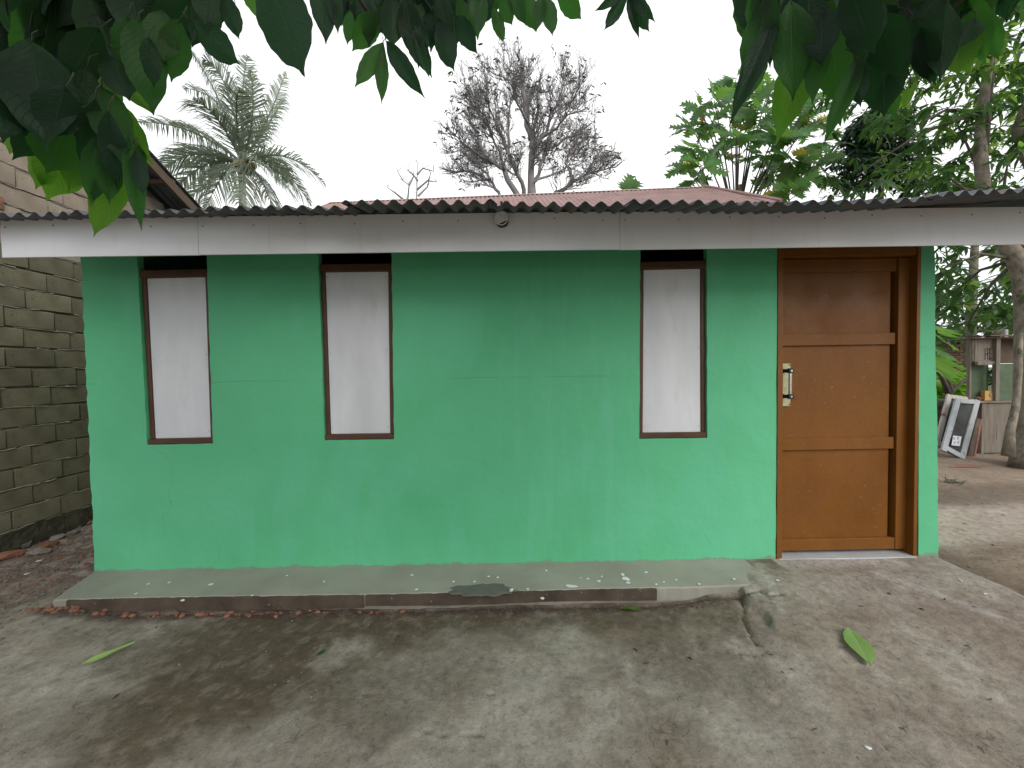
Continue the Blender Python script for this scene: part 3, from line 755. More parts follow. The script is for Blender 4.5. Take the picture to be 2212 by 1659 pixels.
# damp patch & paint splashes lying on the ledge
def flat_blob(mb, c, rx, ry, h, n=14, seed=0, rotz=0, irr=.25):
    r = random.Random(seed); base = len(mb.v); mb.v.append((c[0], c[1], c[2]+h))
    for ring, (k, hz) in enumerate(((.8, h), (1.0, 0))):
        rs = [1+r.uniform(-irr, irr) for _ in range(n)] if ring == 0 else rs
        for i in range(n):
            a = 2*PI*i/n; dx = rx*k*rs[i]*math.cos(a); dy = ry*k*rs[i]*math.sin(a)
            mb.v.append((c[0]+dx*math.cos(rotz)-dy*math.sin(rotz), c[1]+dx*math.sin(rotz)+dy*math.cos(rotz), c[2]+hz))
    for i in range(n):
        j = (i+1) % n; mb.f.append((base, base+1+i, base+1+j)); mb.f.append((base+1+i, base+1+n+i, base+1+n+j, base+1+j)); mb.m += [0, 0]
mb = MB()
c = PG(1042, 1272, .002); flat_blob(mb, (c.x, c.y-.01, .0005), .21, .075, .0045, 40, 4, 0, .16)
mb.build('damp_patch', M_DAMP, lo)
mb = MB(); spl = [(455,1262,5,3),(1235,1266,14,4),(1102,1274,6,4),(1140,1272,4,2),(1345,1240,5,4),(1352,1250,7,5),(1356,1258,5,3),(1294,1255,5,3),(1300,1245,3,2),(1270,1250,4,2),
    (1172,1292,4,3),(1180,1232,3,2),(320,1261,3,2),(365,1258,4,2),(294,1282,3,2),(395,1296,5,2),(545,1286,3,2),(1255,1248,2,1),(1434,1257,3,2),(1396,1236,4,2),(1510,1261,3,2),(1418,1262,3,2),(1460,1252,3,2),
    (1055,1245,3,2),(1075,1247,3,2),(1025,1256,3,2),(980,1256,3,2),(890,1242,4,2),(700,1256,3,2),(900,1273,4,2),(620,1243,3,1.5),(1585,1250,4,2),(1680,1253,4,2)]
for k, (a, b, rx, ry) in enumerate(spl):
    c = PG(a, b, .004); flat_blob(mb, (c.x, c.y, .0035), rx*.0029, ry*.0048, .0015, 10, k, random.uniform(-.5, .5), .35)
tag(mb.build('paint_drips', M_SPLAT, lo), kind='stuff')

# ---------------------------------------------------------------- rubble, gravel
def rock_mesh(seed, n=1):
    r = random.Random(seed); bm = bmesh.new(); bmesh.ops.create_icosphere(bm, subdivisions=1, radius=.5)
    for v in bm.verts:
        v.co = Vector((v.co.x*r.uniform(.8, 1.25), v.co.y*r.uniform(.7, 1.1), v.co.z*r.uniform(.45, .7)))
        v.co += Vector((r.uniform(-.06, .06), r.uniform(-.06, .06), r.uniform(-.04, .04)))
    me = bpy.data.meshes.new('stone'); bm.to_mesh(me); bm.free(); return me
rocks = [rock_mesh(s) for s in range(6)]
def rock_arrays(me):
    v = np.array([x.co[:] for x in me.vertices]); f = np.array([p.vertices[:] for p in me.polygons]); return v, f
RA = [rock_arrays(r) for r in rocks]
def scatter_rocks(name, pts, sizes, mat, label=None, parent=None, kind='stuff', z=None):
    Vs = []; Fs = []; off = 0
    for (x, y), s in zip(pts, sizes):
        v, f = RA[random.randrange(6)]; a = random.uniform(0, 6.28); ca, sa = math.cos(a), math.sin(a)
        R = np.array([[ca, -sa, 0], [sa, ca, 0], [0, 0, 1]]); w = (v*s)@R.T + np.array([x, y, float(gz(x, y))+s*.12])
        Vs.append(w); Fs.append(f+off); off += len(v)
    o = mesh_np(name, np.concatenate(Vs), np.concatenate(Fs), mat, smooth=False, parent=parent)
    tag(o, label, kind=kind); return o
r = random.Random(9)
pts = []; sz = []
for _ in range(1500):
    x = r.uniform(-4.2, -2.75); y = r.uniform(2.05, 4.2)
    if x > -3.0 and y > 2.35: continue
    if x > -3.05 and y > 2.8: continue
    if r.random() > min(1, (y-1.9)*1.2): continue
    pts.append((x, y)); sz.append(r.uniform(.008, .032))
scatter_rocks('gravel', pts, sz, M_STONE, 'loose grey gravel in the gap beside the block wall')
pts = []; sz = []
for _ in range(260):
    pts.append((r.uniform(-4.15, -3.1), r.uniform(2.4, 4.0))); sz.append(r.uniform(.012, .035))
scatter_rocks('brick_crumbs', pts, sz, M_CLAY, 'small red brick crumbs among the gravel')
pts = []; sz = []
for _ in range(190):
    x = -3.0+2.3*r.random()**1.7; x += .05*math.sin(x*40); pts.append((x, LEDGE_Y-.012+r.gauss(0, .02)-.012)); sz.append(r.choice((.008, .012, .02, .03, .04))*r.uniform(.8, 1.2))
scatter_rocks('brick_crumbs', pts, sz, M_CLAY, 'broken red brick crumbs along the foot of the ledge')
pts = []; sz = []
for _ in range(420):
    x = r.uniform(-2.9, 1.5); pts.append((x, LEDGE_Y-.02-abs(r.gauss(0, .04)))); sz.append(r.uniform(.005, .018))
scatter_rocks('soil_crumbs', pts, sz, rough_mat('dark_soil', (.05, .038, .03), (.11, .09, .07), 20), 'dark soil crumbs at the foot of the ledge')
pts = []; sz = []
for _ in range(620):
    pts.append((r.uniform(-3.5, 3.0), r.uniform(1.35, 2.45))); sz.append(.0025+.010*r.random()**3)
for _ in range(160):
    pts.append((r.uniform(3.1, 7.0), r.uniform(2.4, 6.5))); sz.append(r.uniform(.006, .03))
scatter_rocks('grit', pts, sz, M_STONE, 'grit scattered over the yard')
big = [(12,1200,.17,1,'large broken red brick lowest and leftmost at the foot of the block wall'),(50,1176,.15,0,'large grey stone touching the leftmost red brick'),
       (84,1190,.13,0,'pointed grey stone right of the large grey one'),(118,1136,.12,1,'upper red brick chunk lying against the mossy foundation'),(103,1178,.14,1,'bright red brick chunk in the middle of the rubble'),
       (126,1158,.11,0,'pale flat stone between the two red brick chunks'),(190,1126,.08,1,'small red brick bit farthest back near the green wall corner'),(215,1134,.10,0,'flat grey stone beside the green wall corner'),
       (160,1146,.09,0,'small grey stone right of the upper red brick chunk')]
for k, (a, b, s_, red, lab) in enumerate(big):
    q = PG(a, b+8, -.02); me = rocks[k % 6].copy(); me.materials.append(M_CLAY if red else M_STONE)
    z = float(gz(q.x, q.y))
    o = inst('brick_rubble' if red else 'stone', me, Matrix.Translation((q.x, q.y, z+s_*.18)) @ Matrix.Rotation(r.uniform(0, 6), 4, 'Z') @ Matrix.Rotation(r.uniform(-.3, .3), 4, 'X') @ Matrix.Diagonal((s_*1.2, s_*.8, s_*.8, 1)), None)
    tag(o, lab, 'brick' if red else 'stone', 'broken red bricks at the foot of the block wall' if red else 'grey stones at the foot of the block wall')

# ---------------------------------------------------------------- neighbour: block wall with gable roof
NX = -4.17
nb_ = empty('neighbour_house', 'unplastered grey block house with sloping sheet roof at left', 'house', (NX, 4, 0))
BH, BLn = .168, .362
bm = bmesh.new(); bmesh.ops.create_cube(bm, size=1)
for v in bm.verts: v.co = Vector((v.co.x*.10, v.co.y*(BLn-.012), v.co.z*(BH-.012)))
bmesh.ops.bevel(bm, geom=bm.edges[:], offset=.005, segments=1, affect='EDGES')
bm_me = []
for k in range(4):
    b2 = bm.copy(); rq = random.Random(k+70)
    for v in b2.verts: v.co += Vector((rq.uniform(-.0025, .0025), rq.uniform(-.004, .004), rq.uniform(-.003, .003)))
    a = bpy.data.meshes.new('block'); b2.to_mesh(a); b2.free(); a.materials.append(M_BLOCK); bm_me.append(a)
bmw_me = []
for a in bm_me:
    c = a.copy(); c.materials.clear(); c.materials.append(M_BLOCKW); bmw_me.append(c)
bm.free()
def roofz(y): return 4.42 - .46*abs(y-3.0)
def wallx(y): return NX - .03*(y-3.4)
zf0 = float(PG(0, 1135, 0).z)
zfound = P(0, 1135, 3.24).z; zfound = .16
y0w = 2.15; course = 0; z = zfound
nblocks = 0
while z+BH/2 < 4.5:
    off = (course % 2)*BLn*.5+.03*math.sin(course*2.3); y = y0w-off
    while y < 5.7:
        a, b = max(y, y0w), min(y+BLn, 5.7); ym = (a+b)/2
        if b-a > .06 and z+BH < roofz(ym)-.03+.05 and nblocks < 292:
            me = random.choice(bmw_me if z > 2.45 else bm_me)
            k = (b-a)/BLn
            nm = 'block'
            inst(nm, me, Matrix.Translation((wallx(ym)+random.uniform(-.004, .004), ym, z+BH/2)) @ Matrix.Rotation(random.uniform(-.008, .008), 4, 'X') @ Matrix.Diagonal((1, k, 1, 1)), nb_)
            nblocks += 1
        y += BLn
    z += BH; course += 1
# mortar core a little behind the block faces
poly = [(y0w+.01, zfound-.02), (5.68, zfound-.02), (5.68, roofz(5.68)-.06), (3.0, roofz(3.0)-.06), (y0w+.01, roofz(y0w)-.06)]
mb = MB(); mb.prism(poly, 0, .02)
mb.v = [(wallx(a)+.034+b_ - .02, a, c_) for a, b_, c_ in mb.v]
mb.build('mortar', M_MORTAR, nb_)
# squeezed-out mortar beads along the courses
mb = MB(); z = zfound
while z < 4.2:
    y = y0w+.05
    while y < 5.6:
        if z < roofz(y)-.1:
            ln = random.uniform(.08, .30); 
            if random.random() < .75:
                mb.tube([(wallx(y)+.047+random.uniform(-.003, .004), y+ln*j/4, z+random.uniform(-.007, .006)) for j in range(5)], [random.uniform(.002, .0065) for _ in range(5)], 5)
        y += .16
    z += BH
tag(mb.build('mortar_beads', rough_mat('pale_mortar', (.22, .205, .16), (.34, .32, .265), 20), nb_), kind='stuff')
# foundation: rough mossy strip
mb = MB(); ny = 110; nz = 8
for j in range(nz+1):
    for i in range(ny+1):
        y = y0w-.3+(5.9-y0w)*i/ny; t = j/nz; z = -.20+(zfound-.01+.20)*t
        x = wallx(y)+.07+.02*(1-t)+.025*float(fbm(np.array(y*1.0), np.array(z), 8, 4, 200)-.5)*2
        mb.v.append((x, y, z))
for j in range(nz):
    for i in range(ny):
        a = j*(ny+1)+i; mb.f.append((a, a+1, a+ny+2, a+ny+1)); mb.m.append(0)
for i in range(ny):
    a = nz*(ny+1)+i; y = mb.v[a][1]; y2 = mb.v[a+1][1]; n0 = len(mb.v); mb.v += [(wallx(y)-.06, y, zfound-.004), (wallx(y2)-.06, y2, zfound-.004)]
    mb.f.append((a, a+1, n0+1, n0)); mb.m.append(0)
mb.build('foundation', M_FOUND, nb_, smooth=False)
# hollow clay brick peeping out high on the wall
q = P(6, 432, 3.22); mb = MB(); mb.box(wallx(3.2)-.04, wallx(3.2)+.062, 3.13, 3.29, q.z-.055, q.z+.055); hb = mb.build('brick', M_CLAY, nb_, bevel=.006)
mb = MB()
for dy in (-.035, .03):
    for dz in (-.026, .024): mb.tube([(wallx(3.2)+.0625, 3.21+dy, q.z+dz), (wallx(3.2)+.064, 3.21+dy, q.z+dz)], .017, 10)
mb.build('brick_hole_shade', M_BLACK, hb)  # black discs on the face stand in for shade inside the holes
# roof: corrugated sheets both slopes, purlins and barge rafter
rx0, rx1 = NX-3.6, wallx(4)+.40
def nsheet(ya, yb, x0, x1):
    V = []; F = []; n = int((x1-x0)/.0875*8); rows = 1
    m = MB(); th_ = .002
    for s_ in (0, 1):
        for y in (ya, yb):
            for i in range(n+1):
                x = x0+(x1-x0)*i/n; m.v.append((x, y, roofz(y)+.012*math.cos(2*PI*x/.0875)+(th_ if s_ else 0)))
    w = n+1
    for s_ in (0, 1):
        o_ = s_*2*w
        for i in range(n):
            a = o_+i; m.f.append((a, a+1, a+1+w, a+w)); m.m.append(0)
    for i in range(n): m.f.append((i, i+1, 2*w+i+1, 2*w+i)); m.m.append(0); m.f.append((w+i, w+i+1, 3*w+i+1, 3*w+i)); m.m.append(0)
    m.f.append((0, w, 3*w, 2*w)); m.m.append(0); m.f.append((n, w+n, 3*w+n, 2*w+n)); m.m.append(0)
    return m
xx = rx1
while xx > rx0:
    nsheet(3.0, 6.0, xx-.82, xx).build('roof_sheet', M_ZINC, nb_, smooth=True, fix=True)
    nsheet(0.4, 3.0, xx-.82, xx).build('roof_sheet', M_ZINC, nb_, smooth=True, fix=True); xx -= .80
for y in (.6, 1.3, 2.0, 2.8, 3.2, 3.9, 4.6, 5.3, 5.85):
    mb = MB(); mb.bar((rx0, y, roofz(y)-.045), (rx1-.02, y, roofz(y)-.045), .05, .05); mb.build('purlin', M_WOOD, nb_)
for s_ in ((3.0, 6.0), (3.0, .4)):
    mb = MB(); mb.bar((rx1-.03, s_[0], roofz(s_[0])-.10), (rx1-.03, s_[1], roofz(s_[1])-.10), .03, .10); mb.build('barge_board', M_WOOD, nb_)
bw = MB(); bw.box(NX-3.4, NX-.06, y0w, y0w+.1, -.1, roofz(y0w)-.1); bw.box(NX-3.4, NX-.16, 5.6, 5.7, -.1, roofz(5.7)-.1); bw.box(NX-3.5, NX-3.4, y0w, 5.7, -.1, 3.0)
bw.build('wall', M_BLOCK, nb_)

# ---------------------------------------------------------------- red roofed house behind
rh = empty('house', 'house behind with faded red corrugated hip roof showing above the eave', 'house', (0, 8, 0))
RA_, RB_ = P(560, 444, 8.3), P(1520, 403, 7.55)
RA_.z = RB_.z = (RA_.z+RB_.z)/2-.0
RB_.z = P(1520, 404, 7.55).z; RA_.z = P(650, 441, 8.25).z; RA_ = RA_.lerp(RB_, .20)
ev = Vector((0.05, -1.75, -1.03))
rdir = (RB_-RA_); nL = rdir.length; rdir.normalize()
L_ext = .25; start = RA_-rdir*L_ext; tot = nL+L_ext
pitch = .085; cnt = 0; xa = 0
def red_pt(s, t):      # s along ridge, t down slope
    p = start+rdir*s + ev*t
    p.z += .012*math.cos(2*PI*s/pitch); return p
while xa < tot-.01:
    xb = min(xa+.80, tot); m = MB(); n = max(4, int((xb-xa+.03)/pitch*8))
    for t in (0, .5, 1.0):
        for i in range(n+1): m.v.append(tuple(red_pt(xa+(xb+.03-xa)*i/n, t)+Vector((0, 0, .002*(cnt % 2)))))
    for j in range(2):
        for i in range(n): a = j*(n+1)+i; m.f.append((a, a+1, a+n+2, a+n+1)); m.m.append(0)
    m.build('roof_sheet', M_ROOFR, rh, smooth=True, fix=False); xa = xb; cnt += 1
# hip triangle at right and its side slope
hipc = RB_+ev+Vector((.22, 0, 0)); m = MB(); n = 12
for i in range(n+1):
    s = i/n; base = (RB_+ev).lerp(hipc, s)
    m.v.append(tuple(RB_ if i == 0 else RB_.lerp(hipc, s)+Vector((0, 0, .012*math.cos(2*PI*s*.9/pitch)))))
    m.v.append(tuple(base+Vector((0, 0, .012*math.cos(2*PI*s*.9/pitch)))))
for i in range(n): a = 2*i; m.f.append((a, a+2, a+3, a+1)); m.m.append(0)
m.build('roof_sheet', M_ROOFR, rh, fix=False)
m = MB(); bk = Vector((0, 1.75, -1.03))
m.v = [tuple(RB_), tuple(hipc), tuple(RB_+Vector((.35, 1.75, -1.03)))]; m.f = [(0, 1, 2)]; m.m = [0]; m.build('roof_sheet', M_ROOFR, rh, fix=False)
m = MB(); m.quad(start, RB_, RB_+Vector((.35, 1.75, -1.03)), start+bk); m.build('roof_sheet', M_ROOFR, rh, fix=False)
m = MB(); cap_o = Vector((0, -.10, -.059)); cap_b = Vector((0, .10, -.059)); ct = Vector((0, 0, .016))
m.quad(start+ct, RB_+ct, RB_+ct+cap_o, start+ct+cap_o); m.quad(start+ct, start+ct+cap_b, RB_+ct+cap_b, RB_+ct)
m.build('ridge_cap', rough_mat('pale_red_ridge_cap', (.34, .23, .21), (.42, .30, .28), 5), rh)
m = MB(); m.tube([RB_+Vector((0, 0, .02)), hipc+Vector((0, 0, .02))], .03, 6); m.build('hip_cap', M_ROOFR, rh)
wz = (RB_+ev).z-.12
m = MB(); m.box(start.x+.2, RB_.x+.5, 6.55, 9.4, -.15, wz); m.build('wall', M_DARK, rh)

# ---------------------------------------------------------------- leaf meshes
def leaf_geo(nl=10, nw=4, L=1.0, Wd=.38, shape='obovate', fold=.10, curl=.12, wave=.02, seed=0, tip=.16):
    r = random.Random(seed); V = []; UV = []; F = []; ph = r.uniform(0, 6)
    for i in range(nl+1):
        t = i/nl
        if shape == 'obovate': w = (math.sin(PI*min(1, t**1.15)**.92)**.80) if 0 < t < 1 else 0
        elif shape == 'lance': w = math.sin(PI*t**.85)**.9 if 0 < t < 1 else 0
        elif shape == 'broad':          # long leaf, widest past the middle, drawn out to a point
            w = (math.sin(PI*t**.95)**.85)*(1-.25*(t-.5)) if 0 < t < 1 else 0
        else: w = math.sin(PI*t**.8)**.7 if 0 < t < 1 else 0
        if shape == 'broad':
            if t > .80: w *= .22+.78*((1-t)/.20)**1.0 if t < 1 else 0
        elif t > 1-tip: w *= ((1-t)/tip)**.55*.9+.1*(1-t)/tip
        w = w*Wd/2; w = max(w, .004)
        z = -curl*(t**2)*L
        for j in range(nw+1):
            s = j/nw*2-1
            V.append((s*w*(1+.04*math.sin(t*31+ph+s)*abs(s)), t*L, z + fold*abs(s)*w*1.6 - abs(s)**2*fold*w*.6 + wave*math.sin(t*9+ph+s*1.5)*abs(s)))
            UV.append((.5+s*.5, t))
    for i in range(nl):
        for j in range(nw):
            a = i*(nw+1)+j; F.append((a, a+1, a+nw+2, a+nw+1))
    return np.array(V), np.array(F), np.array(UV)
def lobed_geo(seed=0):
    """breadfruit leaf: deep pointed lobes each side of the midrib"""
    r = random.Random(seed); mid = []; V = []; F = []; UV = []
    k = 5; n = 2*k+2
    ts = [0]+[ .10+.82*i/(2*k) for i in range(2*k+1)]+[1.0]
    def add(x, y, z): V.append((x, y, z)); UV.append((.5+x*.7, y)); return len(V)-1
    prof_ = lambda t: .40*math.sin(PI*min(1, t*.9+.10))**.6
    for sgn in (-1, 1):
        prevm = None; prevo = None
        for i, t in enumerate(ts):
            lobe = (i % 2 == 0) and 0 < i < len(ts)-1
            w = prof_(t)*(1.12 if lobe else .46) if 0 < i < len(ts)-1 else .0
            z = -.20*t*t
            m_ = add(0, t, z); o_ = add(sgn*w, t+(.13 if lobe else -.005)+(0 if i < len(ts)-1 else 0), z-.10*w+.04*math.sin(t*9+seed) + .12*w)
            if prevm is not None: F.append((prevm, m_, o_, prevo) if sgn < 0 else (prevm, prevo, o_, m_))
            prevm, prevo = m_, o_
    return np.array(V), np.array(F), np.array(UV)
def geo_mesh(name, g, mat):
    V, F, UV = g; me = bpy.data.meshes.new(name); me.from_pydata([tuple(v) for v in V], [], [tuple(int(i) for i in f) for f in F])
    uvl = me.uv_layers.new(name='UVMap'); li = np.array([l.vertex_index for l in me.loops]); uvl.data.foreach_set('uv', UV[li].astype(np.float32).ravel())
    me.polygons.foreach_set('use_smooth', [True]*len(me.polygons)); me.materials.append(mat); me.update(); return me
def leaf_mat(base, tip, normal, length=None, width=1.0):
    """matrix: local +Y runs base->tip, +Z near normal"""
    b = Vector(base); t = Vector(tip); y = t-b; L = length or y.length; y.normalize()
    x = y.cross(Vector(normal))
    if x.length < 1e-4: x = y.cross(Vector((1, .2, .1)))
    x.normalize(); z = x.cross(y)
    m = Matrix.Identity(4)
    for i in range(3): m[i][0] = x[i]*width*L; m[i][1] = y[i]*L; m[i][2] = z[i]*L; m[i][3] = b[i]
    return m
def merged_leaves(name, geos, mats44, material, parent=None, kind='stuff'):
    """many leaves joined into one mesh"""
    N = len(mats44)
    if N == 0: return None
    Vs = []; Fs = []; Us = []; Rn = []; off = 0; arr = np.array([np.array(m) for m in mats44]); idx = RNG.integers(0, len(geos), N)
    for g in range(len(geos)):
        A = arr[idx == g]
        if len(A) == 0: continue
        V, F, UV = geos[g]; vh = np.concatenate([V, np.ones((len(V), 1))], 1)
        w = np.einsum('nij,vj->nvi', A, vh)[..., :3].reshape(-1, 3)
        f = (F[None]+(np.arange(len(A))*len(V))[:, None, None]).reshape(-1, F.shape[1])+off
        Vs.append(w); Fs.append(f); Us.append(np.tile(UV[F.ravel()], (len(A), 1))); Rn.append(np.repeat(RNG.random(len(A)), len(V))); off += len(w)
    V = np.concatenate(Vs)
    if parent is not None: V = V-np.array(wloc(parent))
    F = np.concatenate(Fs); o = mesh_np(name, V, F, material, parent=parent)
    me = o.data; uvl = me.uv_layers.new(name='UVMap'); uvl.data.foreach_set('uv', np.concatenate(Us).astype(np.float32).ravel())
    at = me.attributes.new('rnd', 'FLOAT', 'POINT'); at.data.foreach_set('value', np.concatenate(Rn).astype(np.float32))
    tag(o, kind=kind); return o

# ---------------------------------------------------------------- foreground trees hanging into the picture
BIG = [leaf_geo(16, 6, 1, .42, 'broad', .16, .03, .02, s) for s in range(4)]
BIG2 = [leaf_geo(16, 6, 1, .38, 'broad', .22, .09, .02, s+9) for s in range(3)]
meD = [geo_mesh('leaf', g, M_LEAFD) for g in BIG+BIG2]
meM = [geo_mesh('leaf', g, M_LEAFM) for g in BIG+BIG2]
meB = [geo_mesh('leaf', g, M_LEAFB) for g in BIG+BIG2]
toCam = lambda p: (Vector((0, 0, EYE))-Vector(p)).normalized()
def fg_leaf(tree, bxp, byp, tx, ty, wpx, Y, tone='d', Yt=None, tilt=None):
    b = P(bxp, byp, Y); t = P(tx, ty, Yt if Yt else Y+random.uniform(-.06, .04))
    L = (t-b).length; wreal = wpx/FPX*Y
    nrm = toCam((b+t)/2)
    tl_a = tilt if tilt is not None else random.uniform(-.45, .45)
    ax = (t-b).normalized(); nrm = Matrix.Rotation(tl_a, 3, ax) @ nrm
    if random.random() < .5: nrm = -nrm
    pool = {'d': meD, 'm': meM, 'b': meB}[tone]; me = random.choice(pool)
    wf = .92*wreal/(L*.40)
    o = inst('leaf', me, leaf_mat(b, t, nrm, L, min(max(wf*random.choice((.82, 1, 1, 1.05)), .45), 1.8)), tree)
    ld = (t-b).normalized(); q1 = b-ld*.018+Vector((random.uniform(-.006, .006), random.uniform(0, .012), .006)); q2 = q1-ld*.012+Vector((random.uniform(-.008, .008), random.uniform(.004, .02), .010))
    PET[tree.name].tube([b+ld*.012, q1, q2], [.0013, .0015, .0018], 5)
    return o, b
PET = {}
tA = empty('tree', 'broad leaved tree hanging dark big leaves over the top left of the yard', 'tree', (-1.9, -1.2, -.1))
tB = empty('tree', 'broad leaved tree hanging dark big leaves over the top right corner', 'tree', (2.6, -1.0, -.1))
PET[tA.name] = MB(); PET[tB.name] = MB()
z3 = lambda x, y, ox=0: (ox+x/3.0, y/3.0)
def lst(tree, items, ox, Y0):
    for (bx_, by_, tx, ty, w, tone, *rest) in items:
        Y = rest[0] if rest else Y0
        a = z3(bx_, by_, ox); b = z3(tx, ty, ox); fg_leaf(tree, a[0], a[1], b[0], b[1], w/3.0, Y, tone, tilt=random.uniform(-.2, .2))
lst(tA, [(1690,-260,2012,565,360,'d'),(1230,130,1592,445,190,'d'),(1160,120,1108,535,165,'m'),(900,120,990,735,215,'m'),(1440,-60,1558,268,110,'d'),
 (650,360,985,735,130,'b',1.16),(590,560,990,1062,190,'b',1.14),(660,560,795,1055,210,'m',1.08),(560,760,298,1308,330,'b',1.16),(470,740,300,1120,300,'m',1.05),(400,700,78,1022,210,'d'),
 (360,860,232,1232,150,'b',1.18),(660,860,585,1332,160,'m'),(690,900,712,1320,150,'m'),(800,1040,602,1538,165,'b',1.1),(840,900,910,1465,140,'m'),(800,840,938,1145,130,'m',1.16),
 (300,420,420,600,90,'b',1.2),(640,180,420,590,210,'d'),(560,420,520,960,240,'d'),(120,380,170,875,320,'d',1.0),(60,500,20,915,260,'d',1.0),(200,260,300,960,360,'d',1.02),
 (500,480,640,870,190,'b',1.2),(700,300,860,700,220,'d',1.1),(820,100,880,540,260,'m',1.08),(1050,60,1060,420,200,'m'),(1200,-60,1010,280,190,'d'),(1380,-120,1330,190,190,'d'),
 (2080,-160,2110,275,150,'d',1.3),(2150,-100,2190,190,110,'d',1.3),(1640,-80,1700,135,140,'b',1.4),(620,640,560,1180,170,'d',1.04),(420,560,330,900,260,'d',1.0),
 (880,960,930,1300,120,'d'),(700,720,760,1220,130,'d',1.02),(150,800,60,1010,110,'b',1.2),(620,400,760,760,140,'b',1.15),(560,900,440,1250,150,'b',1.2),(960,240,1000,560,150,'d',1.0)], 0, 1.06)
lst(tA, [(270,270,88,580,120,'m'),(275,280,257,688,85,'m'),(290,270,525,612,125,'d'),(230,80,75,332,150,'m'),(60,60,40,298,90,'m'),(430,180,587,498,150,'d'),(480,200,570,505,60,'m'),
 (620,120,745,488,150,'d'),(520,160,500,430,120,'d'),(740,100,882,348,120,'d'),(860,-40,885,252,110,'m'),(985,40,1055,288,75,'m'),(1030,-20,1112,168,100,'m'),(1190,-60,1262,222,130,'m'),
 (1330,-40,1372,245,100,'m'),(1300,-30,1265,205,80,'m'),(1400,-60,1562,128,120,'m'),(1100,-80,1190,150,110,'m'),(930,-30,880,245,80,'m'),(640,-60,700,330,160,'d'),
 (330,-40,330,330,170,'d'),(160,-60,180,300,170,'d'),(420,-20,470,380,150,'d')], 737, 1.9)
lst(tA, [(1850,-60,1643,72,50,'d'),(1855,-40,1693,212,90,'d'),(1858,-30,1927,238,65,'d'),(1862,-40,2006,222,100,'d'),(1870,-60,2036,142,60,'d')], 737, 1.9)
lst(tB, [(640,-260,432,212,250,'m'),(600,120,310,755,150,'d'),(560,100,382,718,170,'m',1.12),(560,-60,420,590,200,'m'),(820,250,620,875,250,'b',1.16),(700,0,715,645,290,'m'),
 (900,260,830,640,180,'m'),(1060,-120,1242,348,210,'d',.96),(960,180,1000,690,190,'m',1.1),(1400,60,1452,502,110,'d'),(1500,110,1632,556,160,'d'),(1250,80,1400,500,220,'d',1.02),(1160,340,930,890,120,'m'),
 (1150,350,980,760,50,'b'),(1120,380,1150,700,110,'d'),(1290,280,1310,768,260,'d',1.06),(1330,480,1370,775,90,'m'),(1480,540,1425,710,60,'b',1.2),(1780,220,1780,480,200,'b',1.2),(1740,200,1850,500,120,'b',1.22),
 (1700,0,1660,540,170,'d'),(1540,180,1600,540,150,'d'),(1840,-20,1960,410,150,'m',1.2),(1940,60,2050,390,120,'m',1.2),(900,60,900,420,230,'d'),(1180,-60,1180,420,230,'d',1.0),(820,-100,780,420,240,'d'),
 (500,-200,560,330,230,'d'),(1900,120,1800,300,160,'d')], 1476, 1.06)
def contour(cs, x):
    for (x0, y0), (x1, y1) in zip(cs[:-1], cs[1:]):
        if x0 <= x <= x1: return y0+(y1-y0)*(x-x0)/(x1-x0)
    return -1e9
def fill(tree, cs, xr, n, Y0, L0, tone='d', seed=1):
    rr = random.Random(seed); k = 0; tries = 0
    while k < n and tries < 20000:
        tries += 1
        b_x = rr.uniform(*xr); b_y = rr.uniform(-L0*1.1, max(c[1] for c in cs)-L0*.5); L = L0*rr.uniform(.75, 1.2); a = rr.gauss(0, .42)
        t_x = b_x+L*math.sin(a); t_y = b_y+L*math.cos(a)
        if t_y > contour(cs, t_x)-rr.uniform(0, 14): continue
        if b_y > contour(cs, b_x)-L*.4: continue
        if t_y < contour(cs, t_x)-L0*1.9 and rr.random() < .3: continue
        fg_leaf(tree, b_x, b_y, t_x, t_y, L*rr.uniform(.34, .44), Y0+rr.uniform(.04, .36), tone if rr.random() < .70 else 'm', tilt=rr.uniform(-.7, .7)); k += 1
fill(tA, [(-60,280),(0,300),(80,300),(150,290),(215,265),(300,205),(380,140),(455,110),(470,45),(540,10),(560,-20)], (-80, 520), 135, 1.12, 235, seed=2)
fill(tA, [(690,30),(700,60),(760,95),(860,110),(900,140),(985,140),(1030,85),(1100,40),(1180,30),(1270,0)], (690, 1250), 84, 1.95, 112, seed=3)
fill(tB, [(1590,10),(1600,60),(1640,180),(1700,215),(1790,230),(1850,190),(1990,190),(2060,90),(2212,45),(2300,40)], (1600, 2290), 92, 1.14, 200, seed=4)

for t_ in (tA, tB): tag(PET[t_.name].build('leaf_stalks', rough_mat('green_brown_stalk', (.025, .035, .015), (.05, .06, .025), 20), t_, smooth=True, fix=False), kind='stuff')
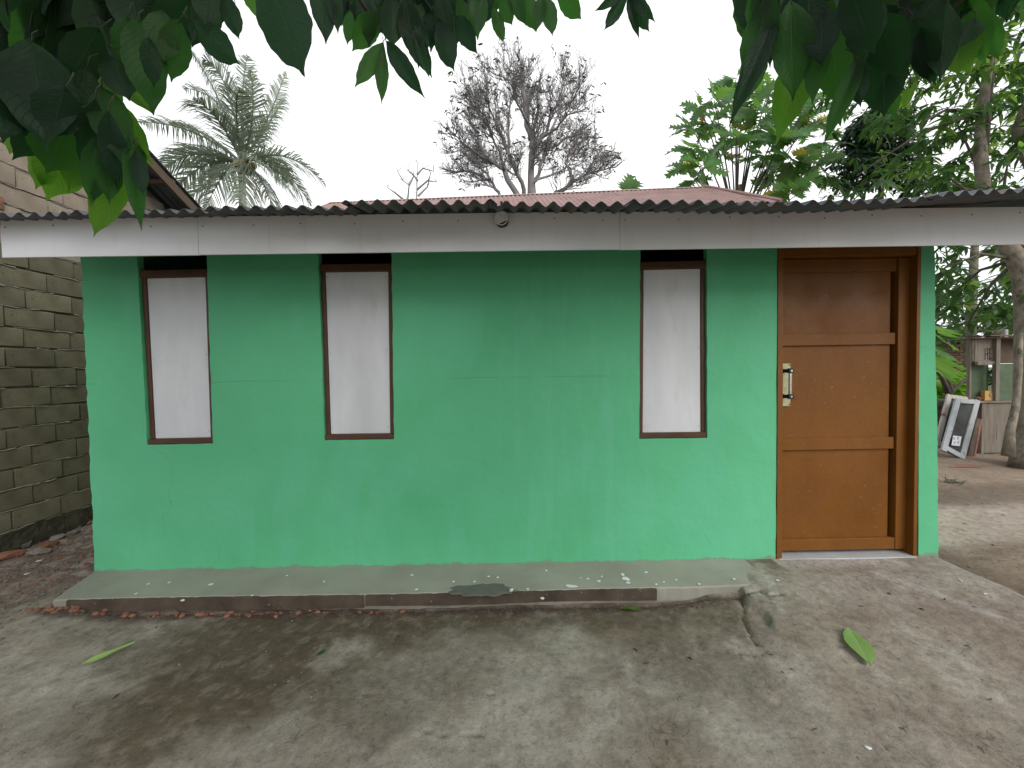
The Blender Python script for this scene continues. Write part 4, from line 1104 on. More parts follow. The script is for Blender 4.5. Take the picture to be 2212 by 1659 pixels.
# trunks, limbs and hidden canopy of the two trees (overhead and behind the viewpoint; leaves thickened to shade the scene)
def tree_wood(tree, base, fork, tips, r0_):
    mb = MB(); b = Vector(base); f = Vector(fork)
    pts = [b.lerp(f, t)+Vector((.05*math.sin(t*5), .05*math.cos(t*4), 0)) for t in [i/8 for i in range(9)]]
    mb.tube(pts, [r0_*(1.25-.5*i/8) for i in range(9)], 12); mb.build('trunk', M_BARK, tree, smooth=True)
    for k, tp in enumerate(tips):
        tp = Vector(tp); mid = f.lerp(tp, .5)+Vector((random.uniform(-.1, .1), 0, .35)); mb = MB(); pl = []
        for i in range(9):
            t = i/8; pl.append((pts[-1]*(1-t)**2 + mid*2*t*(1-t) + tp*t*t))
        mb.tube(pl, [r0_*.42*(1-.85*i/8) for i in range(9)], 8)
        for i in (4, 5, 6, 7):
            e = pl[i]+Vector((random.uniform(-.3, .3), random.uniform(-.1, .2), random.uniform(.0, .3)))
            mb.tube([pl[i], pl[i].lerp(e, .5)+Vector((0, 0, .05)), e], [.010, .007, .004], 5)
        mb.build('branch', M_BARKD, tree, smooth=True)
tipsA = [P(430,-90,1.15), P(150,-120,1.1), P(200,60,1.25), P(560,-60,1.35), P(827,70,2.0), P(960,-60,2.0), P(1150,-70,2.0), P(1354,-40,1.95)]
tipsB = [P(1690,-100,1.15), P(1870,-60,1.15), P(2080,-80,1.2), P(2000,70,1.25)]
tree_wood(tA, (-1.9, -1.2, -.1), (-1.5, -.6, 2.7), tipsA, .11)
tree_wood(tB, (2.6, -1.0, -.1), (2.1, -.5, 2.8), tipsB, .10)
def shade_canopy(tree, cx0, cx1, n, seed):  # unseen leaf mass added to shade the wall centre and the hanging leaves
    rr = random.Random(seed); out = []
    while len(out) < n:
        x = rr.uniform(cx0, cx1); y = rr.uniform(-2.2, 2.1); z = 1.4+max(y, 0)*1.22+rr.uniform(.75 if y < .4 else .25, 1.9)
        if z < 2.35: continue
        L = rr.uniform(.17, .25); d = Vector((rr.gauss(0, .5), rr.gauss(0, .5), -1+rr.uniform(-.2, .7))).normalized()
        out.append(leaf_mat((x, y, z), Vector((x, y, z))+d*L, (rr.gauss(0, .6), rr.gauss(0, .6), 1), L))
    return merged_leaves('foliage', [leaf_geo(4, 2, 1, .40, 'obovate', .15, .1, .01, s) for s in range(2)], out, M_LEAFD, tree)
shade_canopy(tA, -2.2, 1.1, 1500, 5); shade_canopy(tB, 1.1, 2.6, 900, 6)

# ---------------------------------------------------------------- fallen leaves and litter
def lying(px, py, dx, dy, L, wf, mat, label, lift=.012, cup=0):
    g = leaf_geo(14, 8, 1, .36, 'broad', .10, -.03-cup, .016, 31+int(px)); me = geo_mesh('fallen_leaf', g, mat)
    b = PG(px, py, -.1); b.z = float(gz(b.x, b.y)); z = b.z
    t = PG(px+dx, py+dy, -.1); t.z = float(gz(t.x, t.y)); dd = (t-b).normalized()
    o = inst('fallen_leaf', me, leaf_mat(b+Vector((0, 0, lift)), b+dd*L+Vector((0, 0, lift)), (.1, -.12, 1), L, wf), None)
    return tag(o, label, 'leaf')
lying(1834, 1386, 47, 78, .275, 1.15, M_LEAFFALL, 'large fallen pale green leaf lying on the grey cement below the door', .014)
lying(172, 1447, 70, -30, .21, .50, M_LEAFFALL, 'narrow fallen yellow green leaf at the left of the yard', .02)
lying(1338, 1320, 55, 2, .15, .55, leafmat('fallen_green_leaf_b', (.07, .17, .03), (.10, .22, .05), (.2, .4, .05), .15), 'fallen green leaf lying against the foot of the ledge', .015)
lying(684, 1418, 24, -14, .055, .9, leafmat('fallen_green_leaf_c', (.02, .10, .02), (.03, .12, .03), (.1, .3, .05), .15), 'tiny dark green fallen leaf on the stained cement', .008)
deb = MB(); rr = random.Random(77)
for px, py in [(1690,1445),(1710,1440),(2105,1325),(1990,1330),(1860,1325),(1920,1300),(2050,1390),(2090,1400),(1370,1388),(1374,1392),(1395,1420),(1490,1410),(2140,1500),(1950,1560),(1440,1585),(1760,1560),(860,1360),(1665,1410),(250,1490),(2120,1600),(1020,1300),(2040,1310)]:
    c = PG(px, py, -.06); c.z = float(gz(c.x, c.y))+.003; a = rr.uniform(0, 3); l = rr.uniform(.005, .018)
    d = Vector((math.cos(a), math.sin(a), 0))*l
    deb.tube([c-d, c+Vector((.003, 0, .003)), c+d], [.001, rr.uniform(.002, .005), .001], 5)
o = deb.build('litter', rough_mat('dark_dry_litter', (.03, .022, .016), (.09, .06, .04), 20), None); tag(o, 'dark dry bits of leaf and twig scattered over the cement', kind='stuff')
mb = MB(); 
for px, py, rx, ry in ((1875,1598,.012,.007),(1893,1258,.006,.004),(2128,1300,.012,.005),(2075,1273,.014,.006),(1722,1302,.004,.004),(60,1250,.02,.01),(85,1222,.02,.01)):
    c = PG(px, py, -.06); flat_blob(mb, (c.x, c.y, float(gz(c.x, c.y))+.004), rx, ry, .002, 10, px, rr.uniform(0, 3))
o = mb.build('paint_drips', M_SPLAT, None); tag(o, 'small white paint drips on the yard cement', kind='stuff')

# ---------------------------------------------------------------- coconut palm
palm = empty('palm_tree', 'tall coconut palm standing behind the house at left', 'palm tree', (P(520,430,20).x, 20, 0))
PC = P(522, 352, 20)
mb = MB(); mb.tube([(PC.x-.4, 20, -.1), (PC.x-.3, 20.1, 4), (PC.x-.05, 20, 8), PC+Vector((0, 0, .1))], [.28, .20, .17, .16], 10); mb.build('trunk', M_BARK, palm, smooth=True)
def frond(ctrl, tip, dY, w=1.0, seed=0, twist=0):
    rr = random.Random(seed); a = PC.copy(); c = P(ctrl[0], ctrl[1], 20+dY*.6); e = P(tip[0], tip[1], 20+dY); mb = MB(); N = 26; pl = []
    for i in range(N+1):
        t = i/N; pl.append(a*(1-t)**2+c*2*t*(1-t)+e*t*t)
    mb.tube(pl, [.05*(1-.85*i/N)+.006 for i in range(N+1)], 5)
    M_ = 76
    for i in range(8, M_):
        t = i/M_; p = a*(1-t)**2+c*2*t*(1-t)+e*t*t; d = ((c-a)*(1-t)+(e-c)*t).normalized()
        L = w*(1.75*math.sin(PI*min(1, .16+t*.84))**.6)*(1 if t < .93 else .8)*rr.uniform(.8, 1.1)
        side = d.cross(Vector((0, .35, 1)));
        if side.length < .2: side = d.cross(Vector((0, 1, .2)))
        side.normalize(); upn = side.cross(d)
        for sg in (-1, 1):
            if rr.random() < .10 or math.sin(i*.5+seed) > .93: continue
            q = (side*sg*.62 + d*.72 + upn*.15 + Vector((rr.uniform(-.08, .08), rr.uniform(-.1, .1), rr.uniform(-.08, .08)))).normalized()
            m1 = p+q*L*.5; dr = Vector((0, 0, -1))*(L*rr.uniform(.25, .7)); tip_ = p+q*L*.86+dr
            wv = d.cross(q).normalized().cross(q)*.021
            n0 = len(mb.v); mb.v += [tuple(p-wv), tuple(p+wv), tuple(m1+wv*1.1+dr*.25), tuple(m1-wv*1.1+dr*.25), tuple(tip_)]
            mb.f += [(n0, n0+1, n0+2, n0+3), (n0+3, n0+2, n0+4)]; mb.m += [0, 0]
    mb.build('frond', M_PALM, palm, fix=False)
fr = [((420,262),(300,264),1.0,.9),((390,300),(345,385),-1.5,1.0),((440,310),(352,345),2.5,.9),((470,180),(408,108),.5,.9),((500,150),(440,128),-1,1.0),((505,200),(395,190),1.5,1.0),((520,170),(535,120),.6,1.0),
      ((560,250),(540,150),-1.2,.9),((585,260),(618,152),.4,.8),((600,240),(612,215),2,.8),((620,300),(704,402),-.8,1.0),((600,320),(672,445),1.2,.9),((560,360),(590,450),-2,1.0),
      ((480,350),(400,440),-1.8,1.0),((500,330),(440,455),1.6,.9),((470,230),(415,215),-2.5,1.0),((530,360),(520,450),-2.6,.9),((560,320),(640,430),-2.4,1.0),((440,270),(370,270),3,.9),((540,220),(480,140),2.2,1.0),((450,330),(385,400),.4,.9),((500,210),(520,190),-2.2,1.0),((580,300),(620,395),2.6,.9)]
for k, (c, e, dy, w) in enumerate(fr): frond(c, e, dy, w, k)
for k, (px, py) in enumerate([(520,365),(532,352),(528,368),(540,360),(548,358),(514,360),(536,372),(545,368),(510,353)]):
    me = rocks[0]; bm = bmesh.new(); bmesh.ops.create_uvsphere(bm, u_segments=10, v_segments=7, radius=.15)
    for v in bm.verts: v.co.z *= 1.2
    a = bpy.data.meshes.new('coconut'); bm.to_mesh(a); bm.free(); a.materials.append(M_COCO); a.polygons.foreach_set('use_smooth', [True]*len(a.polygons))
    inst('coconut', a, Matrix.Translation(P(px, py, 19.6+.1*(k % 3))), palm)

# ---------------------------------------------------------------- bare branching tree
bare = empty('tree', 'tall half bare branching tree standing behind the red roof', 'tree', (P(1142,430,22).x, 22, 0))
TW = []
bleaf = []
CB = P(1140, 270, 22)
def dome(q):      # >1 outside the crown
    w = 4.0 if q.z > CB.z-1.2 else 4.8
    return math.hypot((q.x-CB.x)/w, (q.z-(CB.z-1.0))/(4.3 if q.z > CB.z-1 else 6))
def grow(mb, p, d, L, rad, lvl, rr, bias):
    if dome(p) > .97: return
    n = 4; pts = [p]; rads = [rad]; q = Vector(p); dd = d.copy()
    for i in range(n):
        dd = (dd + Vector((rr.gauss(0, .20), rr.gauss(0, .20), rr.gauss(0, .16)+.12)) + bias*.06).normalized()
        q = q+dd*(L/n); pts.append(q.copy()); rads.append(max(.007, rad*(1-.5*(i+1)/n)))
        if dome(q) > 1.04: break
    n = len(pts)-1
    mb.tube(pts, rads, 3, cap=False)
    if lvl <= 0:
        if rr.random() < .10:
            for _ in range(rr.choice((1, 2, 3))):
                s = pts[-1]; ld = (dd*.3+Vector((rr.gauss(0, .5), rr.gauss(0, .5), -.5))).normalized(); bleaf.append(leaf_mat(s, s+ld*.3, (rr.gauss(0, 1), -1, rr.gauss(0, 1)), rr.uniform(.16, .30)))
        return
    for k in range(1, n+1):
        for _ in range(2 if k > 1 else 1):
            nd = (dd*.8 + Vector((rr.gauss(0, .55), rr.gauss(0, .5), rr.gauss(0.2, .38)))).normalized()
            grow(mb, pts[k], nd, L*rr.uniform(.5, .72), max(.009, rads[k]*.66), lvl-1, rr, bias)
rr = random.Random(5)
limbs = [ # pixel paths in the middle zoom, radius start, twig levels
 ([(1230,1330),(1235,1050),(1225,860),(1180,640),(1170,450)], .26, 0),
 ([(1160,1330),(1060,1100),(930,1030),(880,850),(790,720)], .17, .5),
 ([(1165,1345),(1185,1230),(1095,1040),(1040,880),(960,700)], .14, -.8),
 ([(1240,1300),(1250,1180),(1330,980),(1500,880),(1620,800)], .14, .8),
 ([(1240,1000),(1340,800),(1440,560)], .13, -.4),
 ([(1235,960),(1270,700),(1290,480)], .12, .6),
 ([(1250,1345),(1330,1290),(1470,1210),(1600,1120),(1700,1100)], .12, -.6),
 ([(1080,1345),(1040,1290),(960,1160),(830,1110),(700,1110)], .12, .3),
 ([(1095,1040),(1080,820),(1090,600)], .10, 1.0),
 ([(930,1030),(820,960),(740,880)], .09, -.7),
 ([(1500,1200),(1460,1050),(1500,950)], .09, .7),
 ([(1330,980),(1400,760),(1560,720)], .10, 1.2),
 ([(1240,860),(1160,700),(1080,520)], .10, -1.2),
 ([(960,1160),(880,1040),(800,1000)], .08, .9),
 ([(1600,1120),(1660,1000),(1640,960)], .07, .2),
 ([(1225,900),(1205,700),(1240,560)], .09, .9), ([(1060,1100),(1010,960),(960,800),(900,720)], .09, -1.1),
 ([(1250,1180),(1380,1120),(1500,1060),(1560,1000)], .08, 1.3), ([(1180,1200),(1120,1120),(1000,1060),(900,1090)], .07, 1.4), ([(1300,900),(1420,800),(1480,680)], .08, -1.3)]
for k, (pth, rad, dY) in enumerate(limbs):
    mb = MB(); m_ = len(pth); pts = []
    ctrl = [P(737+a/3, b/3, 22+dY*2*min(1, i/2)) for i, (a, b) in enumerate(pth)]
    if k == 0: ctrl.insert(0, Vector((ctrl[0].x, 22, 0)))
    for i in range(len(ctrl)-1):
        for j in range(4):
            t = j/4; q = ctrl[i].lerp(ctrl[i+1], t); pts.append(q+Vector((rr.gauss(0, .05), rr.gauss(0, .05), rr.gauss(0, .05))))
    pts.append(ctrl[-1]); N = len(pts)
    rads = [rad*(1-.72*i/(N-1)) for i in range(N)]
    mb.tube(pts, rads, 6)
    for i in range(N//3 if k else 7, N):
        reps = (1 if i % 2 else 2) if i < N-1 else 4
        for _ in range(reps):
            d = (pts[min(i+1, N-1)]-pts[max(i-1, 0)]).normalized()
            cc = P(1140, 330, 22); outw = (pts[i]-cc); outw.z *= .8; outw = outw.normalized()
            nd = (d*.5+outw*.45+Vector((rr.gauss(0, .45), rr.gauss(0, .5), rr.gauss(.1, .3)))).normalized()
            grow(mb, pts[i], nd, rr.uniform(.85, 1.35), max(.030, rads[i]*.40), 2, rr, outw)
    mb.build('trunk' if k == 0 else 'branch', M_BARKFAR, bare, fix=False, smooth=True)
merged_leaves('foliage', [leaf_geo(3, 2, 1, .30, 'lance', .1, .3, .0, s) for s in range(3)], bleaf, M_FARLF, bare)
# small bare sapling to its left
sap = empty('tree', 'small leafless tree with thin twigs left of the big bare tree', 'tree', (P(890,430,16).x, 16, 0))
mb = MB(); rr = random.Random(8)
for pth in ([(430,1400),(430,1300),(440,1200),(400,1170),(365,1110)], [(480,1400),(490,1250),(493,1050)], [(490,1230),(560,1170),(620,1180)], [(440,1200),(470,1140),(440,1110)], [(400,1290),(350,1250),(300,1215)], [(493,1130),(530,1090),(600,1110)], [(493,1170),(460,1120)], [(500,1270),(560,1210),(580,1120)]):
    c = [P(737+a/3, b/3, 16+rr.uniform(-.2, .2)) for a, b in pth]
    if pth[0][1] == 1400: c.insert(0, Vector((c[0].x*.98, 16, 0)))
    mb.tube(c, [.045*(1-.75*i/(len(c)-1))+.004 for i in range(len(c))], 5)
    for q in c[1:]:
        for _ in range(2):
            d = Vector((rr.gauss(0, .5), rr.gauss(0, .3), rr.uniform(.2, 1))).normalized(); mb.tube([q, q+d*.2, q+d*.4+Vector((0, 0, .03))], [.012, .009, .005], 4)
mb.build('branches', M_BARKFAR, sap, fix=False)
# small breadfruit shoot peeping over the red roof
LOB = [lobed_geo(s) for s in range(4)]
meL = [geo_mesh('leaf', g, M_BREAD) for g in LOB]; meLY = [geo_mesh('leaf', g, M_BREADY) for g in LOB[:2]]
sh_ = empty('breadfruit_shoot', 'single tuft of lobed green leaves just above the red roof ridge', 'plant', (P(1355,430,10).x, 10, 0))
mb = MB(); c = P(1352, 415, 10); mb.tube([(c.x, 10, 0), (c.x, 10, 2.5), c], [.04, .03, .015], 6); mb.build('stem', M_BARKD, sh_)
for k, (tx, ty) in enumerate([(1366,372),(1385,384),(1345,385),(1378,405),(1338,408)]):
    t = P(tx, ty, 10+.1*k); inst('leaf', meL[k % 4], leaf_mat(c, t, (.2, -1, .5), (t-c).length), sh_)

# ---------------------------------------------------------------- breadfruit tree behind the red roof, right
bt = empty('breadfruit_tree', 'breadfruit tree with large deeply lobed leaves behind the right end of the roof', 'tree', (P(1600,430,8.6).x, 8.6, 0))
rr = random.Random(21)
cl_ = [(200,650),(110,700),(60,830),(340,520),(50,960),(180,800),(240,1000),(480,840),(560,570),(450,700),(620,900),(530,1010),(590,1060),(700,1030),(590,1160),(850,1060),(760,1140),(690,1230),(850,800),(900,930),(800,760),(860,640),(120,1090),(50,1170),(300,760),(650,760),(400,560),(500,640),(740,880),(20,1080),(350,900),(820,1180),(720,640)]
hubs = [P(1476+a/3, b/3, 8.6+rr.uniform(-1.1, 1.1)) for a, b in cl_]
base_f = P(1590, 500, 8.6)
mb = MB(); mb.tube([(base_f.x, 8.6, 0), base_f, P(1600, 400, 8.6)], [.12, .09, .06], 8)
mb.build('trunk', M_BARK, bt, smooth=True)
for h in hubs:
    mid = Vector((base_f.x*.55+h.x*.45, (8.6+h.y)/2, max(base_f.z, h.z-1.1))); mb = MB()
    pl = [base_f*(1-t)**2+mid*2*t*(1-t)+h*t*t for t in [i/6 for i in range(7)]]
    mb.tube(pl, [.020*(1-.55*i/6) for i in range(7)], 5); mb.build('branch', M_BARKD, bt, smooth=True)
nl = 0
for k, h in enumerate(hubs):
    for j in range(9):
        if nl >= 296: break
        a = j*2.4+k; el = rr.uniform(-.5, .75); d = Vector((math.cos(a)*math.cos(el), math.sin(a)*math.cos(el)*.8, math.sin(el))).normalized()
        L = rr.uniform(.33, .50); b = h+d*.06
        nrm = Vector((rr.gauss(0, .35), -1.1, .8)); me = meLY[rr.randrange(2)] if rr.random() < .035 else meL[rr.randrange(4)]
        inst('leaf', me, leaf_mat(b, b+d*L+Vector((0, 0, -.08)), nrm, L, rr.uniform(.9, 1.15)), bt); nl += 1

# ---------------------------------------------------------------- mango tree at the right with its trunk in the yard
mt = empty('tree', 'leaning grey trunked tree at the right edge with long drooping leaves', 'tree', (P(2195,1010,5.7).x, 5.7, -.1))
rr = random.Random(31)
mb = MB()
tp = [PG(2236,1020,-.12), P(2228,960,5.72), P(2224,860,5.74), P(2224,760,5.76), P(2222,660,5.78), P(2216,600,5.8), P(2198,560,5.8), P(2158,510,5.85), P(2125,420,5.95), P(2118,330,6.0), P(2122,240,6.1), P(2135,150,6.1), P(2160,40,6.1)]
mb.tube(tp, [.26,.19,.16,.15,.145,.14,.115,.09,.082,.078,.07,.06,.04], 14)
mb.build('trunk', M_BARK, mt, smooth=True)
mb = MB(); mb.tube([P(2178,985,5.45), P(2182,930,5.5), P(2194,880,5.55), P(2202,800,5.58), P(2206,720,5.6)], [.07,.048,.042,.032,.02], 10)
mb.build('trunk', M_BARK, mt, smooth=True)
mb = MB(); mb.tube([tp[5], P(2235,500,5.8), P(2240,380,5.8), P(2200,280,5.9), P(2245,150,5.9)], [.12,.10,.09,.08,.05], 10)
mb.build('branch', M_BARK, mt, smooth=True)
for e in [(1900,350),(1960,280),(2020,360),(2060,250),(1990,420),(2180,330),(2150,120),(2050,640),(2090,700),(2040,580),(2190,420),(1850,380)]:
    s = tp[rr.choice((7, 8, 9, 10))] if e[1] < 500 else tp[6]; t = P(e[0], e[1], 6+rr.uniform(-.4, 1.2)); m_ = s.lerp(t, .5)+Vector((0, 0, .15)); mb = MB()
    mb.tube([s, m_, t], [.03, .02, .008], 6); mb.build('branch', M_BARKD, mt, smooth=True)
LG = [leaf_geo(6, 2, 1, .24, 'lance', .25, .25, .01, s) for s in range(4)]
meMg = [geo_mesh('leaf', g, M_MANGO) for g in LG]; meMy = [geo_mesh('leaf', g, M_MANGOY) for g in LG]
def whorl(h, rr, n, L0, out, up_=0):
    for j in range(n):
        a = j*2.4+rr.uniform(0, 6); el = rr.uniform(-.9, .25)+up_; d = Vector((math.cos(a)*math.cos(el), math.sin(a)*math.cos(el), math.sin(el))).normalized()
        L = L0*rr.uniform(.7, 1.2); out.append(leaf_mat(h+d*.02, h+d*L, (rr.gauss(0, .4), -.3+rr.gauss(0, .3), 1), L, rr.uniform(.85, 1.2)))
near = []; nearY = []; rest = []; restY = []
def region(n, xr, yr, Yr, keep, seed, L0=.24, yel=.3):
    rr = random.Random(seed); k = 0; tries = 0; res = []
    while k < n and tries < n*60:
        tries += 1; x = rr.uniform(*xr); y = rr.uniform(*yr)
        if rr.random() > keep(x, y): continue
        h = P(x, y, rr.uniform(*Yr)); o_ = []; whorl(h, rr, rr.choice((6, 7, 8)), L0, o_)
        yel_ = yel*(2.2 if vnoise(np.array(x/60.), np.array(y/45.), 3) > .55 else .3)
        res.append((h, o_, rr.random() < yel_)); k += 1
    return res
def keep1(x, y):
    v = float(vnoise(np.array(x/70.+3), np.array(y/55.+9), 77)); k = 1.0 if v > .42 else .18
    if x < 1990: k *= .35
    return k
W1 = region(290, (1900, 2300), (60, 420), (5.4, 7.2), keep1, 1, .24, .16)
W2 = region(170, (1960, 2300), (-250, 120), (5.2, 7.0), lambda x, y: .7, 2, .25)
W3 = region(95, (2015, 2230), (520, 715), (6.2, 8.2), lambda x, y: .9 if not (2090 < x < 2150 and y < 590) else .05, 3, .26, .12)
W4 = region(330, (1780, 2300), (100, 430), (7.5, 10.5), lambda x, y: .9 if vnoise(np.array(x/50.), np.array(y/40.), 79) > .40 else .2, 4, .24, .15)
allw = sorted(W1+W3, key=lambda w: w[0].y)
cnt = 0
for h, ms, yl in allw:
    for m_ in ms:
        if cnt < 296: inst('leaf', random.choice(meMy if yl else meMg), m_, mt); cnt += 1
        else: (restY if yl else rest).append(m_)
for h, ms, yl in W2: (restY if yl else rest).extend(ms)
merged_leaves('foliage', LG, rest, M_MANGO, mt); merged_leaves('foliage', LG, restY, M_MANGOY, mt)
bk_ = empty('tree', 'leafy green tree filling the gap behind the leaning trunk', 'tree', (P(2100,430,9).x, 9, 0))
a = []; b = []
for h, ms, yl in W4: (b if yl else a).extend(ms)
W5 = region(130, (2010, 2260), (500, 740), (8.4, 10.5), lambda x, y: .9 if vnoise(np.array(x/22.), np.array(y/22.), 83) > .38 and not (2095 < x < 2150 and y < 600) else .03, 6, .30, .1)
for h, ms, yl in W5: (b if yl else a).extend(ms)
merged_leaves('crown', LG, a, M_MANGO, bk_); merged_leaves('crown', LG, b, M_MANGOY, bk_)
mb = MB(); q = P(2110,430,9.3); mb.tube([(q.x, 9.3, -.1), (q.x-.1, 9.3, 2), (q.x, 9.3, 5)], [.14, .11, .06], 8); mb.build('trunk', M_BARK, bk_, smooth=True)
# dark small-leaved tree
dk = empty('tree', 'dark small leaved tree between the breadfruit tree and the right trees', 'tree', (P(1900,430,11).x, 11, 0))
rr = random.Random(41); out = []
DG = [leaf_geo(3, 2, 1, .36, 'lance', .2, .2, 0, s) for s in range(2)]
for (cx_, cy_, rx_, ry_, n) in [(1900,310,75,65,330),(1850,370,60,45,170),(1960,370,60,50,190),(1920,250,60,40,120),(1860,310,40,50,100)]:
    for _ in range(n):
        a_ = rr.uniform(0, 6.28); q = rr.random()**.5; h = P(cx_+rx_*q*math.cos(a_), cy_+ry_*q*math.sin(a_), 11+rr.gauss(0, .6)); whorl(h, rr, 7, .20, out)
merged_leaves('crown', DG, out, M_DARKLF, dk)
mb = MB(); q = P(1900,400,11); mb.tube([(q.x, 11, -.1), (q.x, 11, 3), P(1905,330,11)], [.15, .12, .05], 8)
for e in [(1850,370),(1960,370),(1920,250),(1860,310)]: mb.tube([q, P(e[0], e[1], 11)], [.05, .015], 5)
mb.build('trunk', M_BARKD, dk, smooth=True)
# undergrowth beyond the yard
rr = random.Random(43); out = []
for _ in range(420):
    h = P(rr.uniform(1985, 2125), 0, rr.uniform(8.4, 9.6)); h.z = rr.uniform(.0, 1.35)*rr.uniform(.5, 1); whorl(h, rr, 6, .20, out, .5)
shb = empty('shrub', 'bright lime green shrub growing in front of the dark brick wall', 'shrub', (P(2060,850,9).x, 9, -.1))
merged_leaves('foliage', [leaf_geo(3, 2, 1, .42, 'lance', .2, .3, 0, s) for s in range(2)], out, M_SHRUB, shb)
mb = MB()
for pth in ([(2028,880),(2050,850),(2075,828),(2095,810)], [(2050,852),(2035,815),(2022,800)], [(2053,848),(2045,810),(2055,790)]):
    mb.tube([P(a, b, 8.1) for a, b in pth], [.055, .045, .03, .02][:len(pth)], 6)
mb.tube([PG(2022,935,-.1), P(2030,880,8.1)], [.07, .055], 6)
mb.build('branch', M_BARKD, shb, smooth=True)
lv = empty('breadfruit_sapling', 'lobed grey green leaves reaching in beside the right wall corner', 'plant', (P(2012,800,4.6).x, 4.6, -.1))
mb = MB(); b0 = P(2012, 760, 4.6); mb.tube([(b0.x-.02, 4.6, -.1), (b0.x, 4.62, 1.0), b0, P(2016,720,4.6)], [.03, .025, .018, .01], 6); mb.build('stem', M_BARKD, lv)
for k, (bx_, by_, tx, ty) in enumerate([(2010,745,2062,772),(2012,720,2072,748),(2012,790,2060,812),(2010,700,2055,712),(2015,760,2050,800)]):
    b = P(bx_, by_, 4.6); t = P(tx, ty, 4.4+.1*k); inst('leaf', meL[k % 4], leaf_mat(b, t, (.1, -.4, 1), (t-b).length*1.05, 1.1), lv)

# far tree line
rr = random.Random(55); out = []
for _ in range(16000):
    a_ = rr.uniform(-2.2, 2.2); d = rr.uniform(26, 34); h = Vector((math.sin(a_)*d, math.cos(a_)*d, 0))
    h.z = rr.random()**.7*(3.2+1.6*math.sin(a_*9)+1.2*math.sin(a_*23))*(.7 if abs(a_) < .9 else 1.2)
    L = rr.uniform(.28, .55); dv = Vector((rr.gauss(0, 1), rr.gauss(0, 1), rr.gauss(0, .7))).normalized(); out.append(leaf_mat(h, h+dv*L, (rr.gauss(0, 1), rr.gauss(0, 1), 1), L, 1.8))
o = merged_leaves('far_trees', DG, out, M_DARKLF); tag(o, 'distant dark tree line closing the horizon', kind='stuff')

# ---------------------------------------------------------------- brick wall, cabinet and leaning frames at the right
bwr = empty('brick_wall', 'old dark brick wall behind the lime green shrub', 'wall', (P(2060,800,10).x, 10, -.1))
bx0, bx1 = P(2020,800,10).x-.9, P(2093,800,10).x; zz = -.1; c_ = 0
bmk = bmesh.new(); bmesh.ops.create_cube(bmk, size=1)
for v in bmk.verts: v.co = Vector((v.co.x*.21, v.co.y*.10, v.co.z*.062))
bmesh.ops.bevel(bmk, geom=bmk.edges[:], offset=.004, segments=1, affect='EDGES'); bme = bpy.data.meshes.new('brick'); bmk.to_mesh(bme); bmk.free()
M_OLDB = rough_mat('old_dark_brick', (.07, .045, .03), (.16, .10, .065), 5, 6, .95, .002, 50, rnd=.7, spots=[((.30, .15, .09), 3, .62)]); bme.materials.append(M_OLDB)
topz = P(2060,735,10).z
m = MB(); m.box(bx0, bx1-.01, 10.0, 10.06, -.2, topz-.02); m.build('mortar', M_MORTAR, bwr)
nbk = 0; zz = .55
m = MB(); m.box(bx0, bx1, 9.95, 9.999, -.2, .55); m.build('footing', M_OLDB, bwr)
while zz < topz:
    x = bx0+(c_ % 2)*.11
    while x+.2 < bx1 and nbk < 298:
        if not (zz > topz-.15 and random.random() < .5):
            inst('brick', bme, Matrix.Translation((x+.11, 9.985+random.uniform(-.006, .006), zz+.035)), bwr); nbk += 1
        x += .222
    zz += .073; c_ += 1

CY = 6.55
cab = empty('cabinet', 'old weathered wooden cupboard with green boards inside standing under the tree', 'cabinet', (P(2170,985,CY).x, CY, -.1))
cX = lambda px, py=850: P(px, py, CY).x
cZ = lambda py, px=2160: P(px, py, CY).z
def cb(name, mat, x0, x1, y0, y1, z0, z1, par=cab, bev=.003):
    mb = MB(); mb.box(x0, x1, y0, y1, z0, z1); return mb.build(name, mat, par, bevel=bev)
L0, Lp, R0 = cX(2119, 930), cX(2152, 800), cX(2300, 930)
zc = cZ(866); zbm = cZ(978); ztop = cZ(728)
# lower cupboard
cb('front_panel', M_HAYW, L0+.03, R0, CY, CY+.02, zbm, zc-.03)
cb('leg', M_HAYW, L0, L0+.05, CY-.01, CY+.04, cZ(992)-.02, zc-.03)
cb('worktop', M_HAYW, L0-.18, R0+.05, CY-.03, CY+.55, zc-.03, zc)
cb('side_panel', M_HAYW, L0, L0+.02, CY+.042, CY+.5, zbm, zc-.031)
cb('back_panel', M_HAYW, L0, R0, CY+.50, CY+.52, zbm, zc-.031)
cb('leg', M_HAYW, L0, L0+.05, CY+.46, CY+.499, -.12, zbm)
cb('bottom_board', M_HAYW, L0+.052, R0, CY+.021, CY+.5, zbm, zbm+.02)
# upper hutch
UL = cX(2110, 800)
cb('post', M_HAYW, Lp, Lp+.07, CY+.0, CY+.06, zc+.001, ztop-.02)
cb('post', M_HAYW, UL, UL+.035, CY+.1, CY+.15, zc+.001, ztop-.02)
cb('side_board', M_HAYW, UL+.036, Lp-.002, CY+.06, CY+.075, cZ(785), ztop-.02)
cb('shelf_rail', M_HAYW, UL+.036, Lp-.002, CY+.02, CY+.058, cZ(788), cZ(780))
cb('back_board', M_CABGREEN, UL+.036, Lp+.068, CY+.16, CY+.175, zc+.001, cZ(780))
hgt = (cZ(785)-zc)/3
for k in range(3): cb('green_board', M_CABGREEN, Lp+.072, R0, CY+.10+.004*(k % 2), CY+.118+.004*(k % 2), zc+.002+k*hgt, zc+(k+1)*hgt-.006)
cb('inner_back', M_WOOD, Lp+.072, R0, CY+.20, CY+.22, cZ(785), ztop-.03)
cb('top_board', M_HAYW, UL-.02, R0+.03, CY-.02, CY+.5, ztop-.02, ztop)
